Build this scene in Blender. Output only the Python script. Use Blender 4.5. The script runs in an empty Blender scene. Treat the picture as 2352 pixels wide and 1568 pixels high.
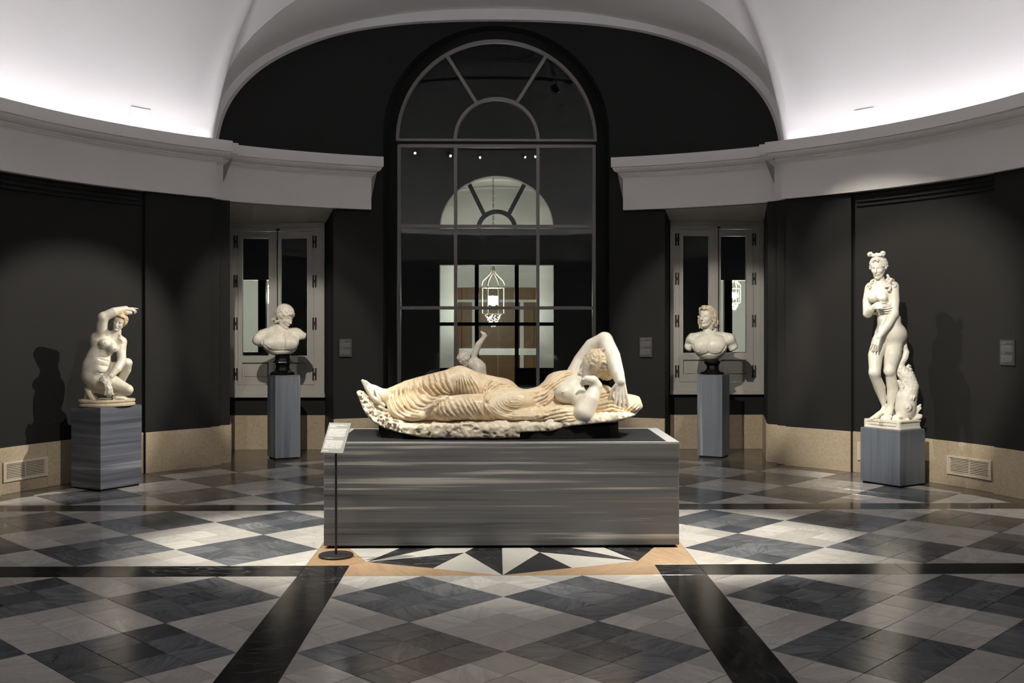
import bpy, math, random
import numpy as np
from mathutils import Vector, Matrix, Euler

# ------------------------------------------------------------------ camera, world, exposure
sc = bpy.context.scene
COL = sc.collection
CAM = np.array([-.043, -8.37, 1.70]); FPX = 2352.0; YAW = math.radians(.877); HORIZON = 748.0
cd = bpy.data.cameras.new('camera'); cam = bpy.data.objects.new('camera', cd); COL.objects.link(cam)
cam.location = CAM; cam.rotation_euler = (math.pi/2, 0, -YAW)
cd.sensor_width = 36; cd.lens = 36.0; cd.shift_x = 0; cd.shift_y = -(784-HORIZON)/2352; cd.clip_end = 200
sc.camera = cam
w = bpy.data.worlds.new('night'); sc.world = w; w.use_nodes = True
w.node_tree.nodes['Background'].inputs[0].default_value = (.010, .013, .028, 1)
w.node_tree.nodes['Background'].inputs[1].default_value = .12
sc.view_settings.view_transform = 'Standard'; sc.view_settings.look = 'None'
sc.view_settings.gamma = 1; sc.view_settings.use_curve_mapping = False
sc.view_settings.exposure = 0.25
sc.cycles.use_denoising = True
sc.cycles.max_bounces = 8; sc.cycles.diffuse_bounces = 4; sc.cycles.glossy_bounces = 3; sc.cycles.use_adaptive_sampling = True; sc.cycles.adaptive_threshold = .035
sc.cycles.transparent_max_bounces = 16; sc.cycles.sample_clamp_indirect = 6.0
sc.cycles.caustics_reflective = False; sc.cycles.caustics_refractive = False

# ---- the room's lamps: energies in one place
COVE_IN, COVE_UP = 20.0, 13.0     # two LED tapes hidden in the cornice
SPOTS = [                # aimed at, azimuth on the track (deg), target, watts, half cone deg, blend
    ('crouching bather from across the room',  52, (-4.10, 2.50, 1.40), 2200, 10.5, .45),
    ('crouching bather from the doorway',  165, (-4.10, 2.50, 1.45), 800, 9, .5),
    ('standing nude from the window side',     16, (4.20, 2.55, 1.70), 520, 19, .35),
    ('standing nude from the doorway',     170, (4.20, 2.55, 1.65), 2500, 11, .5),
    ('youth bust from the doorway',       213, (-2.77, 4.80, 1.35), 1400, 9, .4),
    ('youth bust from the right',       95, (-2.77, 4.80, 1.35), 450, 11, .4),
    ('long-haired bust from the left',  199, (2.80, 4.85, 1.35), 1900, 9, .4),
    ('long-haired bust from the right',  80, (2.80, 4.85, 1.35), 250, 11, .4),
    ('reclining sleeper from the left', -100, (-1.60, -.25, .20), 1750, 16, .8),
    ('reclining sleeper from the right', 100, (1.60, -.25, .20), 1750, 16, .8),
    ('marble boy', 187, (-.13, 2.35, 1.35), 900, 5, .4),
    ('reclining sleeper from the front left', 228, (-.1, -.1, .80), 260, 20, .6),
    ('reclining sleeper from the front right', 140, (.05, -.40, .50), 850, 21, .6),
]
SPOT_COL = (1.0, .93, .80)

# ------------------------------------------------------------------ measuring helpers
_fw = np.array([math.sin(YAW), math.cos(YAW), 0]); _rt = np.array([math.cos(YAW), -math.sin(YAW), 0]); _up = np.array([0, 0, 1.])
def ray(x, y): return _fw + (x-1176)/FPX*_rt + (HORIZON-y)/FPX*_up
def proj(p):
    v = np.asarray(p)-CAM; z = v@_fw
    return 1176+FPX*(v@_rt)/z, HORIZON-FPX*v[2]/z
def pol(r, az, z=0.): a = math.radians(az); return (r*math.sin(a), r*math.cos(a), z)

# ------------------------------------------------------------------ object helpers
def origin(o):
    v = Vector((0, 0, 0))
    while o is not None: v += o.location; o = o.parent
    return np.array(v)
def tag(o, label=None, cat=None, group=None, kind=None):
    if label: o['label'] = label
    if cat: o['category'] = cat
    if group: o['group'] = group
    if kind: o['kind'] = kind
    return o
def thing(name, loc, label, cat, group=None):
    o = bpy.data.objects.new(name, None); COL.objects.link(o); o.location = loc; o.empty_display_size = .1
    return tag(o, label, cat, group)
def link(name, me, parent=None):
    o = bpy.data.objects.new(name, me); COL.objects.link(o)
    if parent is not None: o.parent = parent
    return o
def meshdata(name, V, Fc, mat, smooth=False):
    me = bpy.data.meshes.new(name); me.from_pydata([tuple(map(float, v)) for v in V], [], [tuple(f) for f in Fc]); me.update()
    if smooth: me.polygons.foreach_set('use_smooth', [True]*len(me.polygons))
    if mat: me.materials.append(mat)
    return me
def mobj(name, V, Fc, mat, parent=None, smooth=False):
    V = np.asarray(V, float)
    if parent is not None: V = V-origin(parent)
    return link(name, meshdata(name, V, Fc, mat, smooth), parent)
class MB:
    """collects shapes in world coordinates, then links them as one mesh"""
    def __init__(s): s.v = []; s.f = []
    def add(s, V, Fc):
        n = len(s.v); s.v += [tuple(map(float, v)) for v in V]; s.f += [tuple(i+n for i in f) for f in Fc]; return s
    def box(s, lo, hi, M=None):
        x0, y0, z0 = lo; x1, y1, z1 = hi
        V = [(x0,y0,z0),(x1,y0,z0),(x1,y1,z0),(x0,y1,z0),(x0,y0,z1),(x1,y0,z1),(x1,y1,z1),(x0,y1,z1)]
        if M is not None: V = [M @ Vector(v) for v in V]
        return s.add(V, [(0,3,2,1),(4,5,6,7),(0,1,5,4),(1,2,6,5),(2,3,7,6),(3,0,4,7)])
    def cbox(s, lo, hi, c, M=None):
        """box with chamfered vertical and top edges"""
        x0, y0, z0 = lo; x1, y1, z1 = hi
        def ring(i, z): return [(x0+i+c,y0+i,z),(x1-i-c,y0+i,z),(x1-i,y0+i+c,z),(x1-i,y1-i-c,z),(x1-i-c,y1-i,z),(x0+i+c,y1-i,z),(x0+i,y1-i-c,z),(x0+i,y0+i+c,z)]
        R = ring(0, z0)+ring(0, z1-c)+ring(c, z1)
        Fc = [tuple(range(7, -1, -1)), tuple(range(16, 24))]
        for a in (0, 8):
            for i in range(8): j = (i+1) % 8; Fc.append((a+i, a+j, a+8+j, a+8+i))
        if M is not None: R = [M @ Vector(v) for v in R]
        return s.add(R, Fc)
    def rev(s, prof, a0, a1, n, cap=True, full=False, c=(0, 0)):
        """revolve a closed (r,z) profile between azimuths; a0/a1 may be lists, one per profile point"""
        m = len(prof); V = []; Fc = []
        A0 = a0 if hasattr(a0, '__len__') else [a0]*m; A1 = a1 if hasattr(a1, '__len__') else [a1]*m
        N_ = n if full else n+1
        for j in range(N_):
            t = j/n
            for i, (r, z) in enumerate(prof):
                x, y, _ = pol(r, A0[i]+(A1[i]-A0[i])*t); V.append((x+c[0], y+c[1], z))
        for j in range(n):
            j2 = (j+1) % N_
            for i in range(m):
                k = (i+1) % m; Fc.append((j*m+i, j2*m+i, j2*m+k, j*m+k))
        if cap and not full: Fc += [tuple(range(m)), tuple(n*m+i for i in range(m-1, -1, -1))]
        return s.add(V, Fc)
    def tube(s, pts, r, n=8, closed=False):
        P = [np.asarray(p, float) for p in pts]; m = len(P); V = []; Fc = []
        R_ = r if hasattr(r, '__len__') else [r]*m
        for i in range(m):
            a = P[(i-1) % m] if (closed or i) else P[i]; b = P[(i+1) % m] if (closed or i < m-1) else P[i]
            d = b-a; d = d/(np.linalg.norm(d)+1e-9); u = np.cross(d, (0, 0, 1.)); 
            if np.linalg.norm(u) < 1e-3: u = np.cross(d, (0, 1., 0))
            u /= np.linalg.norm(u); v = np.cross(u, d)
            for k in range(n): t = 2*math.pi*k/n; V.append(P[i]+R_[i]*(math.cos(t)*u+math.sin(t)*v))
        for i in range(m if closed else m-1):
            for k in range(n): Fc.append((i*n+k, i*n+(k+1) % n, ((i+1) % m)*n+(k+1) % n, ((i+1) % m)*n+k))
        if not closed: Fc += [tuple(range(n-1, -1, -1)), tuple((m-1)*n+k for k in range(n))]
        return s.add(V, Fc)
    def bar(s, a, b, w, d, nrm=(0, 1, 0)):
        """rectangular bar from a to b, width w across, depth d along nrm"""
        a = np.asarray(a, float); b = np.asarray(b, float); t = b-a; t /= np.linalg.norm(t); nrm = np.asarray(nrm, float); sd = np.cross(t, nrm); sd /= np.linalg.norm(sd)
        V = []
        for p in (a, b):
            for i, j in ((-1,-1),(1,-1),(1,1),(-1,1)): V.append(p+sd*w/2*i+nrm*d/2*j)
        return s.add(V, [(3,2,1,0),(4,5,6,7),(0,1,5,4),(1,2,6,5),(2,3,7,6),(3,0,4,7)])
    def obj(s, name, mat, parent=None, smooth=False): 
        o = mobj(name, s.v, s.f, mat, parent, smooth)
        import bmesh
        bm = bmesh.new(); bm.from_mesh(o.data); bmesh.ops.recalc_face_normals(bm, faces=bm.faces); bm.to_mesh(o.data); bm.free()
        return o
    def struct(s, name, mat, smooth=False): return tag(s.obj(name, mat, None, smooth), kind='structure')
def sharp(o, deg=35):
    o.data.polygons.foreach_set('use_smooth', [True]*len(o.data.polygons)); o.data.set_sharp_from_angle(angle=math.radians(deg)); return o

# ------------------------------------------------------------------ materials
class NT:
    def __init__(s, name):
        s.m = bpy.data.materials.new(name); s.m.use_nodes = True; s.t = s.m.node_tree; s.b = s.t.nodes['Principled BSDF']
    def n(s, typ, ins=None, **pr):
        k = s.t.nodes.new('ShaderNode'+typ)
        for a, v in pr.items(): setattr(k, a, v)
        for a, v in (ins or {}).items():
            if isinstance(v, bpy.types.NodeSocket): s.t.links.new(v, k.inputs[a])
            else: k.inputs[a].default_value = v
        return k
    def set(s, **kw):
        for a, v in kw.items():
            a = {'col': 'Base Color', 'rough': 'Roughness', 'spec': 'Specular IOR Level', 'nrm': 'Normal', 'metal': 'Metallic', 'coat': 'Coat Weight', 'crough': 'Coat Roughness', 'ecol': 'Emission Color', 'estr': 'Emission Strength'}[a]
            if isinstance(v, bpy.types.NodeSocket): s.t.links.new(v, s.b.inputs[a])
            else: s.b.inputs[a].default_value = (*v, 1) if hasattr(v, '__len__') and len(v) == 3 else v
        return s
    def math(s, op, a, b=0., c=None):
        k = s.n('Math', {0: a, 1: b}, operation=op)
        if c is not None:
            if isinstance(c, bpy.types.NodeSocket): s.t.links.new(c, k.inputs[2])
            else: k.inputs[2].default_value = c
        return k.outputs[0]
    def mix(s, f, a, b, mode='MIX'):
        k = s.n('Mix', data_type='RGBA', blend_type=mode)
        for i, v in ((0, f), (6, a), (7, b)):
            if isinstance(v, bpy.types.NodeSocket): s.t.links.new(v, k.inputs[i])
            else: k.inputs[i].default_value = (*v, 1) if hasattr(v, '__len__') and len(v) == 3 else v
        return k.outputs[2]
    def ramp(s, f, stops, interp='LINEAR'):
        k = s.n('ValToRGB', {0: f}); cr = k.color_ramp; cr.interpolation = interp
        while len(cr.elements) < len(stops): cr.elements.new(.5)
        for e, (p, c) in zip(cr.elements, stops): e.position = p; e.color = (*c, 1) if hasattr(c, '__len__') else (c, c, c, 1)
        return k.outputs[0]
    def noise(s, vec, scale, detail=4, rough=.55, dist=0.):
        return s.n('TexNoise', {'Vector': vec, 'Scale': scale, 'Detail': detail, 'Roughness': rough, 'Distortion': dist}).outputs[0]
    def mapv(s, vec, scale=(1, 1, 1), rot=(0, 0, 0), loc=(0, 0, 0)):
        return s.n('Mapping', {'Vector': vec, 'Scale': scale, 'Rotation': rot, 'Location': loc}).outputs[0]
    def pos(s): return s.n('NewGeometry').outputs['Position']
    def bump(s, h, strength=.2, dist=.01): return s.n('Bump', {'Height': h, 'Strength': strength, 'Distance': dist}).outputs[0]
def plain(name, col, rough=.5, spec=.5, metal=0., var=.06, vs=3.):
    t = NT(name); f = t.noise(t.pos(), vs, 3)
    c = t.mix(f, tuple(x*(1-var) for x in col), tuple(min(1, x*(1+var)) for x in col))
    t.set(col=c, rough=rough, spec=spec, metal=metal); return t.m
def emit(name, col, s): 
    t = NT(name); t.set(col=(0, 0, 0), ecol=col, estr=s); return t.m

M = {}
M['plaster'] = plain('white plaster', (.84, .825, .83), .85, .2, var=.03, vs=1.2)
M['cornice'] = plain('cornice paint', (.80, .785, .78), .6, .3, var=.02, vs=2)
M['soffit'] = plain('niche soffit paint', (.74, .72, .68), .7, .2, var=.03)
def _dark():
    t = NT('charcoal wall paint'); p = t.pos(); f = t.noise(p, 2.2, 3); g = t.noise(p, 160, 2)
    t.set(col=t.mix(f, (.0150, .0148, .0145), (.0175, .0172, .0167)), rough=.7, spec=.22, nrm=t.bump(g, .06, .002)); return t.m
M['dark'] = _dark()
def _beige():
    t = NT('cream limestone'); p = t.pos(); oi = t.n('ObjectInfo').outputs['Random']
    f = t.noise(p, 2.3, 5, .6, .6); g = t.noise(p, 38, 4); pit = t.noise(p, 60, 2)
    c = t.mix(f, (.42, .34, .235), (.60, .505, .375)); c = t.mix(t.math('MULTIPLY', oi, .3), c, (.40, .335, .25))
    c = t.mix(t.ramp(g, [(.35, .5), (.62, 0.)]), c, (.33, .27, .19)); c = t.mix(t.ramp(pit, [(.66, 0.), (.72, .55)]), c, (.22, .17, .12))
    t.set(col=c, rough=.33, spec=.4); return t.m
M['beige'] = _beige()
def _tile(name, lo, hi, vein, vamt, rough):
    t = NT(name); oi = t.n('ObjectInfo').outputs['Random']; at = t.n('Attribute', attribute_name='tid').outputs['Fac']
    r = t.math('FRACT', t.math('ADD', oi, at)); wn = t.n('TexWhiteNoise', {'W': t.math('MULTIPLY', r, 913.7)}, noise_dimensions='1D').outputs['Color']
    sp = t.n('SeparateColor', {0: wn}).outputs
    off = t.n('VectorMath', {0: wn, 'Scale': 37.}, operation='SCALE').outputs[0]
    p = t.n('VectorRotate', {'Vector': t.pos(), 'Angle': t.math('MULTIPLY', sp[0], 6.28)}, rotation_type='Z_AXIS').outputs[0]
    p = t.n('VectorMath', {0: p, 1: off}, operation='ADD').outputs[0]
    ps = t.mapv(p, (1.2, 6.5, 1)); n1 = t.noise(ps, 2.4, 6, .62, 1.2); n2 = t.noise(t.mapv(p, (1, 2.5, 1)), 3.2, 5, .6, .9)
    c = t.mix(sp[1], lo, hi); c = t.mix(t.ramp(n1, [(.30, vamt), (.62, 0.)]), c, vein)
    v = t.math('ABSOLUTE', t.math('SUBTRACT', n2, .5)); c = t.mix(t.math('MULTIPLY', t.ramp(v, [(0., 1.), (.022, 0.)]), t.math('MULTIPLY', sp[2], .4)), c, vein if sum(lo) > 1 else (.30, .31, .32))
    worn = t.noise(t.pos(), 3.1, 4); t.set(col=c, rough=t.math('MULTIPLY_ADD', worn, .16, rough), spec=.5); return t.m
M['tw'] = _tile('white marble tile', (.54, .52, .49), (.83, .81, .775), (.42, .415, .41), .55, .10)
M['td'] = _tile('blue grey marble tile', (.060, .069, .088), (.26, .272, .295), (.046, .053, .068), .75, .10)
M['tb'] = _tile('black stone slab', (.011, .011, .013), (.017, .017, .020), (.006, .006, .007), .5, .06)
M['to'] = _tile('orange marble', (.42, .275, .155), (.54, .385, .245), (.33, .215, .135), .6, .14)
M['ring'] = _tile('brown grey border stone', (.095, .082, .066), (.125, .108, .088), (.06, .052, .043), .5, .10)
M['starw'] = _tile('star white marble', (.56, .55, .52), (.64, .63, .60), (.42, .42, .41), .35, .12)
M['stard'] = _tile('star black marble', (.020, .021, .025), (.030, .031, .035), (.010, .010, .012), .4, .10)
M['grout'] = plain('grout', (.10, .088, .075), .8, .2)
def _stripe(name, axis, lo, mid, hi, freq, fine, bias=.5, warm=None, con=1.):
    t = NT(name); p = t.pos()
    long_ = (.045, .045, 1) if axis == 'z' else (1, 1, .05); vlong = (.012, .012, 1) if axis == 'z' else (1, 1, .02)
    n1 = t.noise(t.mapv(p, long_), freq, 4, .5, .35); n2 = t.noise(t.mapv(p, vlong, loc=(3, 3, 3)), fine, 3, .6); n3 = t.noise(t.mapv(p, vlong, loc=(7, 1, 5)), fine*.35, 2, .5)
    f = t.math('ADD', t.math('MULTIPLY', n1, .5), t.math('ADD', t.math('MULTIPLY', n2, .2), t.math('MULTIPLY', n3, .3)))
    w_ = .17/con; c = t.ramp(f, [(bias-w_, lo), (bias, mid), (bias+w_*.45, mid), (bias+w_, hi)])
    if warm: c = t.mix(t.ramp(t.noise(t.mapv(p, long_, loc=(2, 9, 4)), freq*.7, 2), [(.48, 0.), (.60, .8)]), c, warm, 'MIX')
    t.set(col=c, rough=.42, spec=.42); return t.m
M['plinth'] = _stripe('striped grey marble', 'z', (.058, .062, .068), (.150, .154, .160), (.48, .47, .44), 7.0, 60, .49, (.150, .146, .136), 1.8)
M['pedh'] = _stripe('fine banded slate blue marble', 'z', (.060, .067, .085), (.115, .126, .155), (.24, .255, .285), 14, 90, .51, None, 1.5)
M['pedv'] = _stripe('upright banded blue grey marble', 'v', (.085, .10, .125), (.145, .165, .20), (.24, .265, .30), 10, 60, .51, None, 1.3)
M['pedb'] = _stripe('veined blue grey marble', 'v', (.085, .10, .125), (.165, .185, .22), (.36, .375, .39), 8, 30, .51, None, 1.3)
M['slate'] = plain('dark slate top', (.022, .024, .028), .38, .5)
M['alu'] = plain('pale stone edge', (.42, .43, .44), .35, .5)
M['blackstand'] = plain('matt black stand', (.010, .010, .010), .7, .3)
M['blackmarble'] = plain('polished black marble', (.007, .007, .008), .08, .6, var=.4, vs=9)
M['blackmetal'] = plain('black powder coated metal', (.016, .016, .017), .45, .5)
M['paint'] = plain('grey white window paint', (.42, .41, .385), .45, .4)
M['barpaint'] = plain('grey mauve window bar paint', (.27, .255, .25), .45, .4)
M['iron'] = plain('dark iron', (.05, .045, .04), .5, .5, .6)
M['vent'] = plain('cream vent enamel', (.60, .53, .43), .4, .4)
def _wood():
    t = NT('varnished oak'); p = t.pos(); n = t.noise(t.mapv(p, (6, 6, .5)), 4, 5, .6, 1.); t.set(col=t.mix(n, (.085, .040, .013), (.22, .12, .045)), rough=.4); return t.m
M['wood'] = _wood()
def _glass():
    t = NT('window glass'); fr = t.n('Fresnel', {'IOR': 1.52}).outputs[0]
    tr = t.n('BsdfTransparent', {0: (.93, .95, .95, 1)}); gl = t.n('BsdfGlossy', {0: (1, 1, 1, 1), 'Roughness': 0.0})
    mx = t.n('MixShader', {0: t.math('MULTIPLY', t.math('MULTIPLY', fr, .8), t.math('SUBTRACT', 1., t.n('NewGeometry').outputs['Backfacing'])), 1: tr.outputs[0], 2: gl.outputs[0]})
    t.t.links.new(mx.outputs[0], t.t.nodes['Material Output'].inputs[0]); return t.m
M['glass'] = _glass()
def _marble(name, lo, hi, stain, amt, sc_=3.0, rough=.36, grain=90):
    t = NT(name); p = t.n('TexCoord').outputs['Object']
    n1 = t.noise(p, sc_, 5, .6, .6); n2 = t.noise(p, sc_*2.7, 6, .65, 1.2); n3 = t.noise(p, grain, 3)
    c = t.mix(n1, lo, hi); c = t.mix(t.math('MULTIPLY', t.ramp(n2, [(.42, 0.), (.68, 1.)]), amt), c, stain)
    c = t.mix(t.ramp(t.noise(p, sc_*9, 3), [(.66, 0.), (.78, .35)]), c, tuple(x*.45 for x in stain))
    t.set(col=c, rough=t.math('MULTIPLY_ADD', n2, .2, rough-.1), spec=.45, nrm=t.bump(n3, .10, .003)); return t.m
M['ari_cloth'] = _marble('honey stained marble drapery', (.70, .58, .39), (.80, .72, .585), (.62, .42, .21), .8, 3.2)
M['ari_skin'] = _marble('polished cream marble', (.72, .685, .60), (.79, .765, .70), (.66, .56, .42), .35, 4)
M['ari_rock'] = _marble('rough cream marble block', (.66, .58, .45), (.84, .79, .69), (.40, .31, .19), .65, 6, .6, 50)
M['ari_hair'] = _marble('buff stone hair', (.58, .49, .34), (.70, .62, .47), (.40, .31, .19), .6, 9, .6, 60)
M['ven_skin'] = _marble('pale ivory marble', (.82, .79, .70), (.87, .85, .78), (.68, .60, .46), .35, 4)
M['cro_skin'] = _marble('warm ivory marble', (.80, .755, .655), (.86, .83, .75), (.62, .50, .34), .5, 5)
M['cro_hair'] = _marble('ochre stained hair marble', (.66, .48, .27), (.74, .58, .38), (.46, .30, .15), .6, 12, .55)
M['ant_skin'] = _marble('cream bust marble', (.82, .77, .67), (.87, .84, .76), (.55, .45, .33), .45, 7)
M['alx_skin'] = _marble('ivory bust marble', (.80, .775, .68), (.85, .83, .745), (.58, .49, .36), .4, 7)
M['alx_hair'] = _marble('buff bust hair marble', (.66, .57, .42), (.78, .70, .56), (.45, .36, .23), .55, 12, .5)
M['bud_skin'] = _marble('greyish marble boy', (.72, .68, .59), (.80, .76, .68), (.5, .42, .32), .4, 8)
M['ink'] = plain('faded ink', (.30, .27, .22), .6); M['blueink'] = plain('blue ink', (.03, .04, .09), .6)
# ================================================================== the room
Z0, Z1 = 3.245, 3.93          # entablature
def dome_r(z): return 5.5*math.sqrt(max(0, 1-((z-3.9)/2.65)**2)) if z > 3.9 else 5.5
LUN_I = [(3.50, 3.90), (3.49, 4.0), (3.445, 4.27), (3.37, 4.48), (3.27, 4.67), (3.1, 4.895), (2.9, 5.09), (2.6, 5.30), (2.26, 5.48), (1.9, 5.615), (1.5, 5.715), (1.1, 5.785), (.55, 5.836), (0, 5.852)]
LUN_V = [(3.56, 3.72), (3.55, 3.95), (3.54, 4.07), (3.52, 4.244), (3.454, 4.453), (3.31, 4.75), (3.15, 4.96), (2.954, 5.154), (2.524, 5.454), (1.951, 5.70), (1.5, 5.825), (1.095, 5.915), (.55, 5.978), (0, 5.998)]
def smooth_curve(P, n):
    P = np.array(P+[(-x, z) for x, z in P[-2::-1]]); 
    s = np.r_[0, np.cumsum(np.hypot(*np.diff(P, axis=0).T))]; t = np.linspace(0, s[-1], n)
    C = np.c_[np.interp(t, s, P[:, 0]), np.interp(t, s, P[:, 1])]
    for _ in range(6): C[1:-1] = .25*C[:-2]+.5*C[1:-1]+.25*C[2:]
    return C
CI = smooth_curve(LUN_I, 121); CV = smooth_curve(LUN_V, 121)

# ---- floor: grout bed, then every tile, slab and star piece
FX, BW = 1.085, .31; OX = FX+BW; D = .5425; RT = 5.10
mb = MB(); mb.add([(-9, -16, -.02), (9, -16, -.02), (9, 7.2, -.02), (-9, 7.2, -.02), (-9, -16, -.006), (9, -16, -.006), (9, 7.2, -.006), (-9, 7.2, -.006)], [(3,2,1,0),(4,5,6,7),(0,1,5,4),(1,2,6,5),(2,3,7,6),(3,0,4,7)])
FLOOR = mb.struct('floor', M['grout'])
def clip(poly, a, b, c):
    out = []
    for i in range(len(poly)):
        p, q = poly[i], poly[(i+1) % len(poly)]; dp = a*p[0]+b*p[1]-c; dq = a*q[0]+b*q[1]-c
        if dp <= 0: out.append(p)
        if (dp < 0) != (dq < 0) and dp != dq: t = dp/(dp-dq); out.append((p[0]+t*(q[0]-p[0]), p[1]+t*(q[1]-p[1])))
    return out
def area(p): return .5*abs(sum(p[i][0]*p[(i+1) % len(p)][1]-p[(i+1) % len(p)][0]*p[i][1] for i in range(len(p))))
def inset(poly, g):
    c = np.mean(poly, axis=0); out = poly; n = len(poly); sgn = 1 if sum(poly[i][0]*poly[(i+1) % n][1]-poly[(i+1) % n][0]*poly[i][1] for i in range(n)) > 0 else -1
    for i in range(n):
        (x0, y0), (x1, y1) = poly[i], poly[(i+1) % n]; L = math.hypot(x1-x0, y1-y0)
        if L < 1e-6: continue
        a, b = sgn*(y1-y0)/L, -sgn*(x1-x0)/L; out = clip(out, a, b, a*x0+b*y0-g)
        if len(out) < 3: return []
    return out
def prism(poly, z0, z1, ch=.0012):
    n = len(poly); c = np.mean(poly, axis=0)
    top = inset(poly, ch); 
    if len(top) != n: top = poly
    V = [(x, y, z0) for x, y in poly]+[(x, y, z1-ch) for x, y in poly]+[(x, y, z1) for x, y in top]
    Fc = [tuple(range(2*n, 3*n))]
    for i in range(n): j = (i+1) % n; Fc += [(i, j, n+j, n+i), (n+i, n+j, 2*n+j, 2*n+i)]
    return V, Fc
CIRC = [(math.cos(t), math.sin(t)) for t in np.linspace(0, 2*math.pi, 72, endpoint=False)]
def region_tiles():
    out = []; s3 = D/3; K = int(6/D)+2      # small tile half diagonal
    # collapse coordinates: the checker runs on either side of the bands; each quadrant/arm is cut out of it
    arms = []
    for sx in (-1, 0, 1):
        for sy in (-1, 0, 1):
            if (sx, sy) != (0, 0): arms.append((sx, sy))
    for sx, sy in arms:
        ox, oy = sx*BW, sy*BW
        for i in range(-3*K, 3*K+1):
            for j in range(-3*K, 3*K+1):
                if (i+j) % 2: continue
                cx, cy = i*s3+ox, j*s3+oy
                # which big diamond: rotate to the diagonal lattice
                u = (i+j)//2; v = (i-j)//2        # small squares on the 45 degree lattice
                U = (u+1)//3; W = (v+1)//3        # 3x3 groups
                dark = (U+W) % 2 == 1
                out.append((sx, sy, cx, cy, s3, dark))
    return out
rng = random.Random(5)
tiles = []
# diamonds: centres at (odd,odd)*D dark, (even,even)*D white; each split 3x3 along the diagonals
def dia_tiles(cx, cy):
    for a in (-1, 0, 1):
        for b in (-1, 0, 1):
            x = cx+(a+b)*D/3; y = cy+(a-b)*D/3; h = D/3
            yield [(x-h, y), (x, y-h), (x+h, y), (x, y+h)]
for sx in (-1, 0, 1):
    for sy in (-1, 0, 1):
        if (sx, sy) == (0, 0): continue
        for i in range(-11, 12):
            for j in range(-11, 12):
                if (i+j) % 2: continue
                dark = i % 2 != 0
                for poly in dia_tiles(i*D+sx*BW, j*D+sy*BW):
                    for s_, ax in ((sx, 0), (sy, 1)):
                        e = [0, 0]; e[ax] = 1
                        if s_ > 0: poly = clip(poly, -e[0], -e[1], -OX)
                        elif s_ < 0: poly = clip(poly, e[0], e[1], -OX)
                        else: poly = clip(clip(poly, e[0], e[1], FX), -e[0], -e[1], FX)
                        if len(poly) < 3: break
                    if len(poly) < 3: continue
                    m = max(math.hypot(*p) for p in poly)
                    if min(math.hypot(*p) for p in poly) > RT: continue
                    if m > RT:
                        for a, b in CIRC:
                            poly = clip(poly, a, b, RT)
                            if len(poly) < 3: break
                        if len(poly) < 3: continue
                    poly = inset(poly, .0016)
                    if len(poly) < 3 or area(poly) < 2e-4: continue
                    tiles.append((poly, dark))
def screen_area(poly):
    q = []
    for x, y in poly:
        if y < -3.75: return -1
        q.append(proj((x, y, 0)))
    c = np.mean(q, axis=0)
    if not (0 < c[0] < 2352 and c[1] < 1568): return -1
    if abs(np.mean([p[0] for p in poly])) < 1.36 and abs(np.mean([p[1] for p in poly])) < .535: return -1
    return area(q)
tiles = [(screen_area(p), p, d) for p, d in tiles]; tiles.sort(key=lambda t: -t[0])
shared = {}; stuff = {False: MB(), True: MB()}; stid = {False: [], True: []}
for k, (sa, poly, dark) in enumerate(tiles):
    mat = M['td'] if dark else M['tw']; dz = rng.uniform(-.0007, .0003)
    if k < 300 and sa > 0:
        c = np.mean(poly, axis=0)
        full = len(poly) == 4 and abs(area(poly)-2*(D/3)**2) < 2.2e-3
        if full:
            if dark not in shared:
                h = D/3-.0023; V, Fc = prism([(-h, 0), (0, -h), (h, 0), (0, h)], -.012, 0.); shared[dark] = meshdata('tile', V, Fc, mat)
            me = shared[dark]
        else:
            V, Fc = prism([(x-c[0], y-c[1]) for x, y in poly], -.012, 0.); me = meshdata('tile', V, Fc, mat)
        o = link('tile', me, FLOOR); o.location = (c[0], c[1], dz)
    else:
        V, Fc = prism(poly, -.012, dz); stuff[dark].add(V, Fc); stid[dark] += [rng.random()]*len(V)
for dark in (False, True):
    o = stuff[dark].obj('tile_field', M['td'] if dark else M['tw'], FLOOR); o['kind'] = 'stuff'
    a = o.data.attributes.new('tid', 'FLOAT', 'POINT'); a.data.foreach_set('value', stid[dark])
# black bands (slabs about 1.3 m long)
def slab(poly, mat, name='slab', z=0.):
    poly = inset(poly, .001); V, Fc = prism(poly, -.012, z+rng.uniform(-.0004, .0004)); return mobj(name, V, Fc, mat, FLOOR)
for s in (-1, 1):
    for hor in (0, 1):
        for t in (-1, 1):
            a = FX
            while a < RT-.05:
                b = min(RT+.02, a+rng.uniform(1.15, 1.5)) if a > FX else OX
                if RT-b < .3: b = RT
                rect = [(t*a, s*FX), (t*b, s*FX), (t*b, s*OX), (t*a, s*OX)]
                if not hor: rect = [(y, x) for x, y in rect]
                if b == OX and not hor: a = b; continue
                for p, q in CIRC: rect = clip(rect, p, q, RT)
                slab(rect, M['tb']); a = b
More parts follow.
